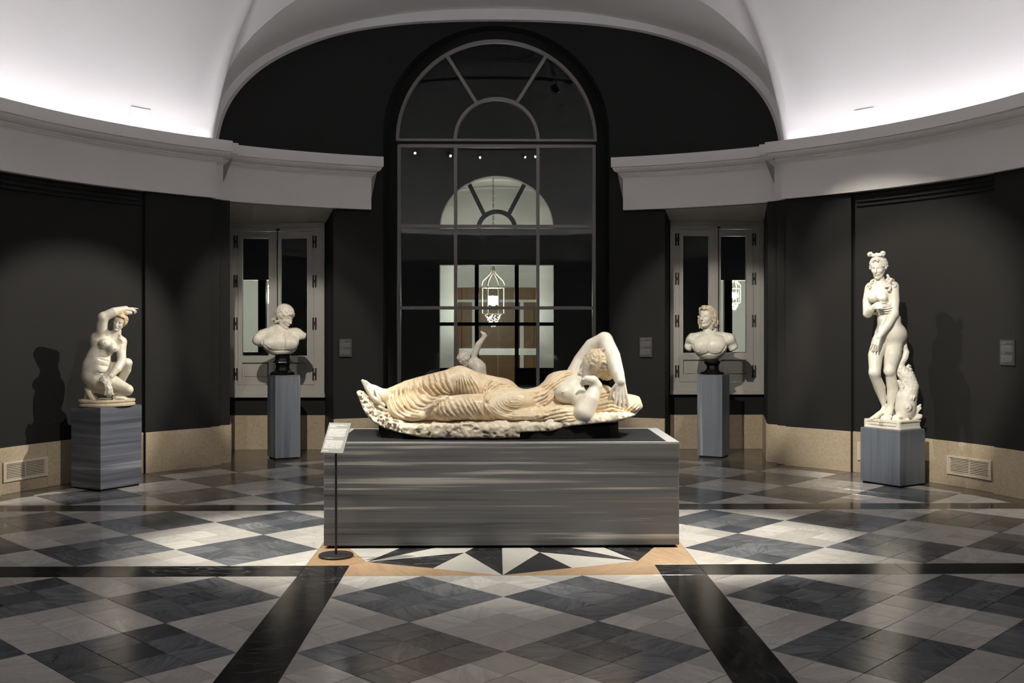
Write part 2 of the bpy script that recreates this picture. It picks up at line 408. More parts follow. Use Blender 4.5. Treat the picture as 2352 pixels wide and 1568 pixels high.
# star: octagon of radius 1.385 with split arms, orange marble around it
RO, RI = 1.383, .735
def oct_(a, r): a = math.radians(a); return (r*math.sin(a), r*math.cos(a))
for k in range(8):
    a = 45*k
    tip, il, ir = oct_(a, RO), oct_(a-22.5, RI), oct_(a+22.5, RI)
    for nm, poly, dk in (('star_point', [(0, 0), ir, tip], True), ('star_point', [(0, 0), tip, il], False),
                         ('star_wedge', [tip, ir, oct_(a+22.5, RO*math.cos(math.pi/8))], False), ('star_wedge', [tip, oct_(a-22.5, RO*math.cos(math.pi/8)), il], True)):
        slab(poly, M['stard'] if dk else M['starw'], nm)
sq = [[(-OX, -FX), (-FX, -FX), (-FX, FX), (-OX, FX)], [(FX, -FX), (OX, -FX), (OX, FX), (FX, FX)]]
for k in range(8):
    t0, t1 = oct_(45*k, RO), oct_(45*k+45, RO); mid = oct_(45*k+22.5, 3)
    corner = (math.copysign(FX, mid[0]), math.copysign(FX, mid[1]))
    if k % 2 == 0: c1, c2 = t0, t1
    e = t0 if k % 2 == 0 else t1; d_ = t1 if k % 2 == 0 else t0      # e: on the axis, d_: on the diagonal
    if abs(e[0]) < .1: poly = [e, d_, corner, (corner[0], math.copysign(OX, corner[1])), (0, math.copysign(OX, corner[1]))]
    else: poly = [e, d_, corner, (math.copysign(OX, corner[0]), corner[1]), (math.copysign(OX, corner[0]), 0)]
    slab(poly, M['to'], 'border_slab')
# stone border along the wall, in arcs
for i in range(36):
    a0, a1 = i*10.+.05, i*10.+9.95; P_ = [pol(RT+.003, a)[:2] for a in np.linspace(a0, a1, 7)]+[pol(5.62, a)[:2] for a in np.linspace(a1, a0, 7)]
    V, Fc = prism(P_, -.012, 0.); mobj('border_slab', V, Fc, M['ring'], FLOOR)
for s in (-1, 1): 
    P_ = [pol(5.625, s*a)[:2] for a in np.linspace(22.5, 38, 9)]+[(s*3.75, 5.76), (s*2.3, 5.76)]
    V, Fc = prism(P_[::s], -.012, 0.); mobj('border_slab', V, Fc, M['ring'], FLOOR)

# ---- walls
HZ = 3.32
zones = [(37.35, 39.1, 5.52), (39.1, 40.6, 5.43), (40.6, 49.60, 5.36), (49.60, 49.67, 5.42), (49.67, 68.9, 5.40), (68.9, 154.0, 5.36)]
DUCTS = {-1: [(62.75, 68.05, .150, .302)], 1: [(62.75, 68.15, .150, .302), (50.65, 55.95, .175, .338)]}
def pierced(a0, a1, z0, z1, holes):
    """the rectangle a0..a1 x z0..z1 cut into pieces that leave the duct openings free"""
    A = sorted({a0, a1, *[q for h in holes for q in h[:2] if a0 < q < a1]}); out = []
    for p_, q_ in zip(A[:-1], A[1:]):
        m = .5*(p_+q_); H_ = [h for h in holes if h[0] < m < h[1]]
        if H_: out += [(p_, q_, z0, H_[0][2]), (p_, q_, H_[0][3], z1)]
        else: out.append((p_, q_, z0, z1))
    return out
for side, s in (('left', -1), ('right', 1)):
    mb = MB()
    for a0, a1, R in zones:
        for p0, p1, q0, q1 in pierced(a0, a1, -.01, 3.252, DUCTS[s]): mb.rev([(R, q0), (R, q1), (6.0, q1), (6.0, q0)], s*p0, s*p1, max(2, int((p1-p0)*1.2)))
    sharp(mb.struct('wall_'+side, M['dark']))
    # skirting of cream limestone slabs
    base = MB()
    for a0, a1, R in zones:
        for p0, p1, q0, q1 in pierced(a0, a1, 0, .46, DUCTS[s]): base.rev([(R-.004, q0), (R-.004, q1), (R+.03, q1), (R+.03, q0)], s*p0, s*p1, max(2, int((p1-p0)*1.2)))
    base = base.struct('baseboard_'+side, M['grout'])
    for a0, a1, R in zones:
        if a1-a0 < .4: continue
        n = max(1, round((a1-a0)/6.2)); hs = .472
        for k in range(n):
            b0 = a0+(a1-a0)*k/n; b1 = a0+(a1-a0)*(k+1)/n; g = .012 if n > 1 else 0
            b = MB()
            for p0, p1, q0, q1 in pierced(b0+g, b1-g, .002, hs, DUCTS[s]): b.rev([(R-.018, q0), (R-.018, q1-.004), (R-.014, q1), (R, q1), (R, q0)] if q1 == hs else [(R-.018, q0), (R-.018, q1), (R, q1), (R, q0)], s*p0, s*p1, 6)
            sharp(b.obj('slab', M['beige'], base))
    # slot diffuser under the entablature on the recessed panel
    d = MB()
    for z in (3.085, 3.135, 3.185): d.rev([(5.378, z), (5.378, z+.018), (5.402, z+.018), (5.402, z)], s*50.1, s*68.6, 22)
    d.struct('trim_1' if s < 0 else 'trim_2', M['dark'])
# front wall with the doorway the camera looks through
mb = MB(); mb.rev([(5.335, -.01), (5.335, HZ), (6.0, HZ), (6.0, -.01)], 154, 155, 2); mb.rev([(5.335, -.01), (5.335, HZ), (6.0, HZ), (6.0, -.01)], -154, -155, 2)
mb.rev([(5.335, 3.05), (5.335, HZ), (6.0, HZ), (6.0, 3.05)], 155, 205, 24); sharp(mb.struct('wall_front', M['dark']))
vb = MB(); vb.box((-4.2, -15, -.01), (-4.0, -4.9, 3.3)); vb.box((4.0, -15, -.01), (4.2, -4.9, 3.3)); vb.box((-4.2, -15.2, -.01), (4.2, -15, 3.3)); vb.struct('wall_vestibule', M['dark'])
MB().box((-4.2, -15.2, 3.3), (4.2, -4.6, 3.4)).struct('ceiling_vestibule', M['plaster'])

# back wall: piers and lunette with the arched opening
XC = -.04; RB = 5.6; AW, AS = 1.52, 4.27        # opening half width, spring height
def yb(x, R=RB): return math.sqrt(R*R-x*x)
XP = RB*math.sin(math.radians(23.0))
def ztop(x): return float(np.interp(abs(x), CI[::-1, 0][CI[::-1, 0] >= 0], CI[::-1, 1][CI[::-1, 0] >= 0])) if abs(x) < 3.5 else 3.9
xs = sorted(set([round(v, 4) for v in np.linspace(-3.5, 3.5, 141)]+[-XP, XP, XC-AW, XC+AW]+[XC+AW*math.cos(t) for t in np.linspace(0, math.pi, 41)]))
V = []; Fc = []
for a, b in zip(xs[:-1], xs[1:]):
    m = .5*(a+b)
    def zb(x):
        if abs(m-XC) < AW: return AS+math.sqrt(max(0, AW*AW-(x-XC)**2))
        return 0. if abs(m) < XP else HZ-.08
    n = len(V)
    V += [(a, yb(a), zb(a)), (b, yb(b), zb(b)), (b, yb(b), ztop(b)+.05), (a, yb(a), ztop(a)+.05)]; Fc.append((n, n+1, n+2, n+3))
# reveal of the arched opening
edge = [(XC-AW, 0), (XC-AW, AS)]+[(XC-AW*math.cos(t), AS+AW*math.sin(t)) for t in np.linspace(0, math.pi, 41)]+[(XC+AW, 0)]
YW = 5.86
for (x0, z0), (x1, z1) in zip(edge[:-1], edge[1:]):
    n = len(V); V += [(x0, yb(x0), z0), (x1, yb(x1), z1), (x1, YW+.06, z1), (x0, YW+.06, z0)]; Fc.append((n, n+1, n+2, n+3))
# niches of the two casements: splayed sides and the wall under the window
for s in (-1, 1):
    xi, xo = s*XP, s*RB*math.sin(math.radians(37.0)); n = len(V)
    A = (xi, yb(xi)); B = (s*2.355 if s > 0 else -2.395, 5.74); C_ = (s*3.655 if s > 0 else -3.715, 5.74); E_ = (xo, yb(xo))
    for p, q, zt in ((A, B, HZ), (B, C_, .76), (C_, E_, HZ)):
        n = len(V); V += [(*p, 0), (*q, 0), (*q, zt), (*p, zt)]; Fc.append((n, n+1, n+2, n+3))
wb = MB().add(V, Fc); wb = tag(mobj('wall_back', wb.v, wb.f, M['dark']), kind='structure')
# backing so no night light leaks around the openings
bk = MB(); bk.box((-6.4, 5.95, -.01), (-3.80, 6.1, 7.2)); bk.box((3.74, 5.95, -.01), (6.4, 6.1, 7.2)); bk.box((-2.33, 5.95, -.01), (-1.60, 6.1, 7.2)); bk.box((1.53, 5.95, -.01), (2.29, 6.1, 7.2))
bk.box((-3.80, 5.95, 3.2), (-2.33, 6.1, 7.2)); bk.box((2.29, 5.95, 3.2), (3.74, 6.1, 7.2)); bk.box((-3.80, 5.95, -.01), (-2.33, 6.1, .7)); bk.box((2.29, 5.95, -.01), (3.74, 6.1, .7)); bk.box((-1.60, 5.95, 5.85), (1.53, 6.1, 7.2))
bk.struct('wall_outer', M['dark'])
# skirting of the back wall
base = MB()
def skirt(parent, p, q, n=1, th=.018, R=None):
    for k in range(n):
        a = np.array(p)+(np.array(q)-np.array(p))*k/n; b = np.array(p)+(np.array(q)-np.array(p))*(k+1)/n; t = (b-a)/np.linalg.norm(b-a); nn = np.array([t[1], -t[0]])
        if nn@(a+b) > 0: nn = -nn
        P_ = [a+t*.001, b-t*.001, b-t*.001+nn*th, a+t*.001+nn*th]
        if sum(P_[i][0]*P_[(i+1) % 4][1]-P_[(i+1) % 4][0]*P_[i][1] for i in range(4)) < 0: P_ = P_[::-1]
        V, Fc = prism([tuple(v) for v in P_], .002, .472, .004); mobj('slab', V, Fc, M['beige'], parent)
core = MB()
for s in (-1, 1):
    xi, xo = s*XP, s*RB*math.sin(math.radians(37.0)); B = (2.355 if s > 0 else -2.395, 5.74); C_ = (3.655 if s > 0 else -3.715, 5.74)
    core.box((min(B[0], C_[0]), 5.735, 0), (max(B[0], C_[0]), 5.745, .46))
core = core.struct('baseboard_back', M['grout'])
for s in (-1, 1):
    xi, xo = s*XP, s*RB*math.sin(math.radians(37.0)); B = (2.355 if s > 0 else -2.395, 5.74); C_ = (3.655 if s > 0 else -3.715, 5.74)
    skirt(core, (xi, yb(xi)), B); skirt(core, B, C_, 2); skirt(core, C_, (xo, yb(xo)))
    a0 = math.degrees(math.asin((XC+s*AW)/RB)); b = MB().rev([(RB-.018, .002), (RB-.018, .468), (RB-.014, .472), (RB+.01, .472), (RB+.01, .002)], a0, s*23.0, 6); sharp(b.obj('slab', M['beige'], core))
# sloping soffits over the niches
so = MB()
for s in (-1, 1):
    aa = np.linspace(22.6, 37.6, 9)*s; fr = [pol(5.545, a, Z0+.005) for a in aa]; x0, x1 = (2.30, 3.72) if s > 0 else (-2.34, -3.78)
    bk_ = [(x0+(x1-x0)*k/8, 5.76, 3.135 if s > 0 else 3.10) for k in range(9)]
    V = fr+bk_; Fc = [(i, i+1, 10+i, 9+i) for i in range(8)]; V += [(x, y, z+.12) for x, y, z in V]; Fc += [(27+i, 28+i, 19+i, 18+i) for i in range(8)]
    so.add(V, Fc)
so.struct('ceiling_niche', M['soffit'])

# ---- entablature
PROF = [(0, 3.245), (0, 3.655), (.006, 3.668), (.018, 3.684), (.030, 3.69), (.030, 3.703), (.046, 3.706), (.052, 3.716), (.046, 3.727), (.060, 3.732), (.085, 3.742), (.110, 3.760), (.122, 3.785), (.118, 3.793), (.128, 3.796), (.140, 3.800), (.140, 3.93)]
def entab(R0, a0, a1, m0, m1, n, back, cove, mb):
    """m0/m1: +1 the mouldings turn outward past the end, 0 plain"""
    pr = [(R0-p, z) for p, z in PROF]
    if cove: pr += [(R0-.045, 3.93), (R0-.045, 3.715), (back, 3.715), (back, 3.245)]
    else: pr += [(back, 3.93), (back, 3.245)]
    ps = [p for p, z in PROF]+[0]*(len(pr)-len(PROF))
    if not cove: ps[-2] = .14
    else: ps[len(PROF)] = .14; ps[len(PROF)+1] = .06
    sg = 1 if a1 > a0 else -1
    A0 = [a0-sg*m0*math.degrees(p/R0) for p in ps]; A1 = [a1+sg*m1*math.degrees(p/R0) for p in ps]
    mb.rev(pr, A0, A1, n)
for side, s in (('left', -1), ('right', 1)):
    e = MB(); entab(5.30, s*40.15, s*180, 1, 0, 150, 5.52, True, e); o = sharp(e.struct('cornice_'+side, M['cornice']), 30)
    e = MB(); entab(5.415, s*38.75, s*40.3, 1, 0, 2, 5.62, False, e); entab(5.525, s*(17.95 if s < 0 else 17.35), s*38.9, 1, 0, 34, 5.62, False, e); sharp(e.struct('cornice_back_'+side, M['cornice']), 30)

# ---- dome, lunette vault and archivolt
def crease(x, z):
    r = dome_r(z); return math.sqrt(max(.01, r*r-x*x))
crp = []
for x, z in CV: crp.append((x, min(crease(x, z), yb(x, 5.55)), z))
crp = np.array(crp); azc = np.degrees(np.arctan2(crp[:, 0], crp[:, 1])); order = np.argsort(azc)
az_lim = azc.max()
azs = sorted(set(list(np.round(np.linspace(-az_lim, az_lim, 81), 4))+list(np.round(np.arange(az_lim, 360-az_lim+.01, (360-2*az_lim)/110), 4))))
azs = [a for a in azs if a < 360-az_lim-.01]
V = []; Fc = []; NR = 30
for a in azs:
    if abs(a) <= az_lim: zc = float(np.interp(a, azc[order], crp[order, 2])); zc = max(3.70, zc)
    else: zc = 3.70
    for k in range(NR+1):
        t = k/NR
        if zc < 3.9: zz = 3.70+(3.9-3.70)*min(1, t*NR/2) if k <= 2 else None
        ph0 = math.asin(max(0, (zc-3.9)/2.65)) if zc > 3.9 else 0
        if zc <= 3.9:
            if k <= 2: r, z = 5.5, zc+(3.9-zc)*k/2
            else: ph = (math.pi/2)*(k-2)/(NR-2); r, z = 5.5*math.cos(ph), 3.9+2.65*math.sin(ph)
        else: ph = ph0+(math.pi/2-ph0)*t; r, z = 5.5*math.cos(ph), 3.9+2.65*math.sin(ph)
        V.append(pol(max(r, .002), a, z))
n = len(azs)
for i in range(n):
    j = (i+1) % n
    for k in range(NR): Fc.append((i*(NR+1)+k, j*(NR+1)+k, j*(NR+1)+k+1, i*(NR+1)+k+1))
dome = tag(mobj('ceiling', V, Fc, M['plaster'], None, True), kind='structure')
V = []; Fc = []
for (x, z), c in zip(CV, crp):
    for k in range(9): t = k/8; V.append((x, c[1]+(yb(x, 5.66)-c[1])*t, z))
for i in range(len(CV)-1):
    for k in range(8): Fc.append((i*9+k, (i+1)*9+k, (i+1)*9+k+1, i*9+k+1))
tag(mobj('ceiling_vault', V, Fc, M['plaster'], None, True), kind='structure')
# archivolt: band between the vault and the lunette, 9 cm thick
V = []; Fc = []
for (xi, zi), (xv, zv) in zip(CI, CV):
    zv = zv+.01
    V += [(xi, yb(xi, 5.50), zi), (xv, yb(xv, 5.50), zv), (xv, yb(xv, 5.63), zv), (xi, yb(xi, 5.63), zi)]
for i in range(len(CI)-1):
    for k in range(4): l = (k+1) % 4; Fc.append((i*4+k, (i+1)*4+k, (i+1)*4+l, i*4+l))
sharp(tag(mobj('trim_3', V, Fc, M['plaster']), kind='structure'), 40)
# small access hatches in the dome
for s, (a0, a1) in ((-1, (-50.9, -48.3)), (1, (49.5, 52.0))):
    t = thing('access_hatch', pol(5.42, (a0+a1)/2, 4.1), 'small square access hatch flush in the '+('dome above the crouching bather' if s < 0 else 'dome above the standing nude'), 'hatch')
    h = MB(); P_ = []
    for z in (4.00, 4.10, 4.21):
        for a in (a0, (a0+a1)/2, a1): P_.append(pol(dome_r(z)-.006, a, z))
    h.add(P_, [(0, 1, 4, 3), (1, 2, 5, 4), (3, 4, 7, 6), (4, 5, 8, 7)]); h.obj('panel', M['plaster'], t)
    h = MB(); h.tube([pol(dome_r(4.213)-.006, a, 4.213) for a in np.linspace(a0, a1, 4)], .006, 6); h.tube([pol(dome_r(z)-.003, a0, z) for z in (4.0, 4.1, 4.21)], .0025, 4); h.tube([pol(dome_r(z)-.003, a1, z) for z in (4.0, 4.1, 4.21)], .0025, 4); h.obj('rim', M['cornice'], t)

# ---- LED strip in the cove, the track and its spotlights
LED = thing('cove_light_strip', (0, 0, 3.9), 'LED light strip lying hidden in the cornice cove all round the dome', 'light strip')
P_ = []; nL = 200
for i in range(nL+1):
    az = 40.6+278.8*i/nL; P_ += [pol(5.30, az, 3.890), pol(5.34, az, 3.940)]
mobj('diode_tape', P_, [(2*i, 2*i+1, 2*i+3, 2*i+2) for i in range(nL)], emit('cool LED', (1.0, .975, .99), COVE_IN), LED)
P_ = []
for i in range(nL+1):
    az = 40.6+278.8*i/nL; P_ += [pol(5.375, az, 3.905), pol(5.405, az, 3.905)]
mobj('diode_tape', P_, [(2*i, 2*i+1, 2*i+3, 2*i+2) for i in range(nL)], emit('cool LED up', (1.0, .975, .99), COVE_UP), LED)
MB().rev([(5.37, 3.902), (5.41, 3.902), (5.41, 3.720), (5.37, 3.720)], 40.6, 319.4, 180).obj('profile', M['cornice'], LED)
MB().rev([(5.303, 3.885), (5.343, 3.935), (5.36, 3.935), (5.36, 3.720), (5.30, 3.720), (5.30, 3.885)], 40.6, 319.4, 180).obj('profile', M['cornice'], LED)
TR, TZ = 3.4, 5.74
tr = thing('lighting_track', (0, 0, TZ), 'black ring of lighting track hung under the dome', 'lighting track')
MB().rev([(TR-.018, TZ-.018), (TR-.018, TZ+.018), (TR+.018, TZ+.018), (TR+.018, TZ-.018)], 0, 360, 120, full=True).obj('rail', M['blackmetal'], tr)
for k in range(12):
    a = 15+30*k; x, y, _ = pol(TR, a); MB().tube([(x, y, TZ+.01), (x, y, 3.9+2.65*math.sqrt(1-(TR/5.5)**2)+.01)], .006, 6).obj('suspension_rod', M['blackmetal'], tr)
lens_m = emit('spot lens', (1, .96, .88), 40.)
for nm, az, tgt, watt, cone, blend in SPOTS:
    slug = nm.replace(' ', '_').replace('-', '_')
    p = np.array(pol(TR, az, TZ-.16)); d = np.array(tgt)-p; d /= np.linalg.norm(d)
    t = thing('track_spotlight', p, 'black track spotlight aimed at the '+nm, 'spotlight')
    MB().tube([(p[0], p[1], TZ-.018), (p[0], p[1], TZ-.16)], .011, 8).obj('stem', M['blackmetal'], t)
    sharp(MB().tube([p-d*.10, p-d*.09, p+d*.055, p+d*.06], [.035, .05, .05, .046], 20).obj('lamp_body', M['blackmetal'], t))
    MB().tube([p+d*.0605, p+d*.062], [.030, .030], 16).obj('lens_'+slug+'_offscreen', lens_m, t)
    ld = bpy.data.lights.new('spot_'+slug+'_offscreen', 'SPOT'); ld.energy = watt*.86; ld.spot_size = math.radians(cone*2); ld.spot_blend = blend; ld.shadow_soft_size = .035; ld.color = SPOT_COL
    lo = bpy.data.objects.new('spot_'+slug+'_offscreen', ld); COL.objects.link(lo); lo.parent = t; lo.location = Vector(d*.07); lo.rotation_euler = Vector(d).to_track_quat('-Z', 'Y').to_euler()


# ---- the big arched window
W1 = tag(bpy.data.objects.new('window_1', None), kind='structure'); COL.objects.link(W1); W1.location = (XC, YW, 0)
WR, WS = 1.372, 4.275
def wx(px): return XC+(px-1140)*(YW+8.37)/FPX*.9995
def wz(py): return 1.7+(748-py)*(YW+8.37)/FPX
bw, bd = .045, .07
def arcbar(r, name, w_=bw, a0=0, a1=180, n=48):
    b = MB(); P_ = []
    for t in np.radians(np.linspace(a0, a1, n)):
        for rr, yy in ((r-w_/2, -bd/2), (r+w_/2, -bd/2), (r+w_/2, bd/2), (r-w_/2, bd/2)): P_.append((XC+rr*math.cos(t), YW+yy, WS+rr*math.sin(t)))
    Fc = [(i*4+k, (i+1)*4+k, (i+1)*4+(k+1) % 4, i*4+(k+1) % 4) for i in range(n-1) for k in range(4)]; b.add(P_, Fc+[(0, 1, 2, 3), ((n-1)*4+3, (n-1)*4+2, (n-1)*4+1, (n-1)*4)])
    return sharp(b.obj(name, M['barpaint'], W1))
arcbar(WR, 'arch_frame'); arcbar(.575, 'inner_arc')
for s in (-1, 1):
    a = math.radians(60) ; MB().bar((XC+s*.60*math.cos(a)*.93, YW, WS+.60*math.sin(a)), (XC+s*WR*math.cos(math.radians(59.5)), YW, WS+WR*math.sin(math.radians(59.5))), bw, bd*.8).obj('spoke_bar', M['barpaint'], W1)
MB().bar((XC-WR-.02, YW, WS+.0), (XC+WR+.02, YW, WS+.0), bw*.75, bd*.95).obj('fan_sill_bar', M['barpaint'], W1)
MB().box((XC-AW, YW-.03, wz(333)), (XC+AW, YW+.05, WS-.02)).obj('transom', M['dark'], W1)
for px in (917, 1046, 1235, 1364): MB().bar((wx(px), YW, .02), (wx(px), YW, wz(333)), bw, bd).obj('mullion', M['barpaint'], W1)
for py in (336, 520, 707, 893): MB().bar((wx(917), YW, wz(py)), (wx(1364), YW, wz(py)), bw, bd*.9).obj('glazing_bar', M['barpaint'], W1)
# dark outer frame round the painted bars
b = MB(); P_ = []; E2 = [(XC-AW-.02, 0), (XC-AW-.02, AS)]+[(XC-(AW+.02)*math.cos(t), AS+(AW+.02)*math.sin(t)) for t in np.linspace(.05, math.pi-.05, 40)]+[(XC+AW+.02, AS), (XC+AW+.02, 0)]
E1 = [(XC-WR-.01, 0), (XC-WR-.01, AS)]+[(XC-(WR+.01)*math.cos(t), AS+(WR+.01)*math.sin(t)) for t in np.linspace(.05, math.pi-.05, 40)]+[(XC+WR+.01, AS), (XC+WR+.01, 0)]
for (a, c), (e, f) in zip(E1, E2): P_ += [(a, YW-.02, c), (e, YW-.02, f), (e, YW+.05, f), (a, YW+.05, c)]
b.add(P_, [(i*4+k, (i+1)*4+k, (i+1)*4+(k+1) % 4, i*4+(k+1) % 4) for i in range(len(E1)-1) for k in range(4)]); b.obj('outer_frame', M['dark'], W1)
xsP = [wx(917), wx(1046), wx(1235), wx(1364)]; zsP = [wz(893)-1.4, wz(893), wz(707), wz(520), wz(336)]
def pane(a, b_, c, d, y, parent): return MB().box((a, y-.003, c), (b_, y+.003, d)).obj('pane', M['glass'], parent)
for i in range(3):
    for j in range(4): pane(xsP[i], xsP[i+1], max(.03, zsP[j]), zsP[j+1], YW, W1)
def fanpane(r0, r1, a0, a1):
    n = 16; P_ = []
    for y in (YW-.003, YW+.003):
        for r, aa in ((r0, np.linspace(a0, a1, n)), (r1, np.linspace(a1, a0, n))):
            for t in np.radians(aa): P_.append((XC+r*math.cos(t), y, WS+r*math.sin(t)))
    m = 2*n; Fc = [(i, i+1, 2*n-2-i, 2*n-1-i) for i in range(n-1)]+[(m+2*n-1-i, m+2*n-2-i, m+i+1, m+i) for i in range(n-1)]+[(i, (i+1) % m, m+(i+1) % m, m+i) for i in range(m)]
    MB().add(P_, Fc).obj('pane', M['glass'], W1)
fanpane(.56, 1.36, 0, 60); fanpane(.56, 1.36, 60, 120); fanpane(.56, 1.36, 120, 180); fanpane(.001, .56, 0, 180)

# ---- the two casement windows
def casement(name, x0, x1, z0, z1, lab):
    W = tag(bpy.data.objects.new(name, None), kind='structure'); COL.objects.link(W); W.location = ((x0+x1)/2, 5.74, z0)
    sx = (x1-x0)/677.; sz = (z1-z0)/1252.
    X = lambda p: x0+(p-120)*sx
    Zc = lambda p: z0+(1460-p)*sz
    def bx(nm, a, b, c, d, y0, y1, mat='paint', par=W): return MB().box((X(a), 5.74-y0, Zc(d)), (X(b), 5.74-y1, Zc(c))).obj(nm, M[mat], par)
    f = MB()
    for a, b, c, d, y in ((120, 152, 240, 1436, .05), (765, 797, 240, 1436, .05), (120, 797, 208, 240, .05), (152, 185, 270, 1372, .03), (722, 765, 270, 1372, .03), (152, 765, 240, 270, .03), (152, 765, 1372, 1436, .04)): f.box((X(a), 5.74-y, Zc(d)), (X(b), 5.80, Zc(c)))
    f.obj('frame', M['paint'], W)
    MB().box((X(114), 5.74-.085, Zc(1460)), (X(803), 5.80, Zc(1436))).obj('sill', M['paint'], W)
    for nm, a, b, g0, g1 in (('left', 187, 452, 215, 402), ('right', 470, 720, 487, 672)):
        s = MB()
        for p in ((a, g0, 272, 1370), (g1, b, 272, 1370), (g0, g1, 272, 320), (g0, g1, 1162, 1212), (g0, g1, 1322, 1370)): s.box((X(p[0]), 5.74-.022, Zc(p[3])), (X(p[1]), 5.785, Zc(p[2])))
        s = s.obj('sash', M['paint'], W)
        MB().box((X(g0), 5.757, Zc(1162)), (X(g1), 5.763, Zc(320))).obj('pane', M['glass'], s)
        q = MB(); q.box((X(g0), 5.75, Zc(1322)), (X(g1), 5.785, Zc(1212))); q.cbox((X(g0+14), -Zc(1308), 0), (X(g1-14), -Zc(1224), .018), .006, Matrix.Translation((0, 5.755, 0)) @ Matrix(((1, 0, 0, 0), (0, 0, -1, 0), (0, -1, 0, 0), (0, 0, 0, 1)))); q.obj('bottom_panel', M['paint'], s)
    bx('astragal', 445, 476, 272, 1370, .034, -.02)
    for zc in (345, 628, 932, 1295):
        for xc in (171, 726):
            hb = MB()
            for dx in (-9, 9): hb.tube([(X(xc+dx), 5.74-.030, Zc(zc+44)), (X(xc+dx), 5.74-.030, Zc(zc-44))], .011, 8)
            hb.box((X(xc-5), 5.74-.036, Zc(zc+12)), (X(xc+5), 5.74-.01, Zc(zc-12))); hb.obj('hinge', M['iron'], W)
    r = MB(); r.tube([(X(467), 5.74-.045, Zc(1340)), (X(467), 5.74-.045, Zc(258))], .007, 8); r.box((X(460), 5.74-.055, Zc(266)), (X(480), 5.74-.03, Zc(252))); r.obj('bolt_rod', M['iron'], W)
    h = MB(); h.tube([(X(467), 5.74-.045, Zc(960)), (X(467), 5.74-.075, Zc(960)), (X(448), 5.74-.075, Zc(975))], .007, 8); h.obj('bolt_handle', M['iron'], W)
    return W
casement('window_2', -3.712, -2.398, .722, 3.112, 'left'); casement('window_3', 2.352, 3.650, .757, 3.152, 'right')

# ---- wall labels, vents
def label_mat(name, bg, fg, lines, words):
    t = NT(name); g = t.n('TexCoord').outputs['Generated']; s = t.n('SeparateXYZ', {0: g}).outputs; x, z = s[0], s[2]
    zl = t.math('MULTIPLY', z, lines); row = t.math('FLOOR', zl); fr = t.math('FRACT', zl)
    wn = t.n('TexWhiteNoise', {'W': row}, noise_dimensions='1D').outputs['Value']
    line = t.math('MULTIPLY', t.math('GREATER_THAN', fr, .25), t.math('LESS_THAN', fr, .78))
    wv = t.n('CombineXYZ', {0: t.math('MULTIPLY', x, words), 1: t.math('MULTIPLY', row, 3.7), 2: 0.}).outputs[0]
    wd = t.math('GREATER_THAN', t.noise(wv, 1.6, 2), .40)
    blocks = t.ramp(z, [(0, 0.), (.055, .35), (.075, 0.), (.13, .86), (.42, 0.), (.455, .40), (.50, 0.), (.53, .86), (.80, 0.), (.83, .40), (.88, .85), (.93, 0.)], 'CONSTANT')
    bs = t.n('SeparateColor', {0: blocks}).outputs[0]
    xe = t.math('LESS_THAN', x, t.math('SUBTRACT', t.math('ADD', bs, .03), t.math('MULTIPLY', wn, .07))); xs_ = t.math('GREATER_THAN', x, .075)
    f = t.math('MULTIPLY', t.math('MULTIPLY', line, wd), t.math('MULTIPLY', xe, xs_)); f = t.math('MULTIPLY', f, t.math('GREATER_THAN', bs, .1))
    t.set(col=t.mix(f, bg, fg), rough=.5); return t.m
LM = label_mat('printed wall label', (.034, .034, .036), (.13, .13, .128), 34, 26)
for az, R, zb_, zt, wd, lab in ((-21.4, 5.585, 1.29, 1.53, .175, 'dark grey printed wall label beside the casement behind the youth bust'), (20.45, 5.585, 1.285, 1.55, .175, 'dark grey printed wall label beside the casement behind the long-haired bust'), (70.75, 5.36, 1.305, 1.56, .185, 'dark grey printed wall label to the right of the standing nude')):
    x, y, _ = pol(R-.008, az); o = link('wall_label', None) if False else None
    me = meshdata('wall_label', *[(lambda q: (q.v, q.f))(MB().cbox((-wd/2, -.006, 0), (wd/2, .006, zt-zb_), .002))][0], LM)
    o = link('wall_label', me); o.location = (x, y, zb_); o.rotation_euler = (0, 0, -math.radians(az)); tag(o, lab, 'wall label')
def vent(az0, az1, z0, z1, lab, R=5.40-.018, nsl=9):
    azm = (az0+az1)/2; t = thing('vent_grille', pol(R, azm, z0), lab, 'vent')
    f = MB(); e = math.degrees(.025/R)
    for a, b, c, d in ((az0, az0+e, z0, z1), (az1-e, az1, z0, z1), (az0+e, az1-e, z0, z0+.026), (az0+e, az1-e, z1-.022, z1)): f.rev([(R-.016, c), (R-.016, d), (R+.004, d), (R+.004, c)], a, b, 4)
    f.obj('frame', M['vent'], t);
    for k in range(nsl):
        z = z0+.034+(z1-z0-.066)*k/(nsl-1); MB().rev([(R-.012, z-.0045), (R-.012, z-.001), (R-.001, z+.0045), (R-.001, z+.001)], az0+e, az1-e, 4).obj('slat', M['vent'], t)
    for q in (.06, .5, .94): a = az0+(az1-az0)*q; MB().rev([(R-.011, z0+.024), (R-.011, z1-.02), (R-.003, z1-.02), (R-.003, z0+.024)], a-.06, a+.06, 1).obj('rib', M['vent'], t)
vent(-68.3, -62.5, .125, .325, 'cream louvred vent grille in the skirting left of the crouching bather pedestal')
vent(62.5, 68.4, .125, .325, 'cream louvred vent grille in the skirting right of the standing nude pedestal')
vent(50.4, 56.2, .15, .36, 'cream louvred vent grille half hidden behind the standing nude pedestal')
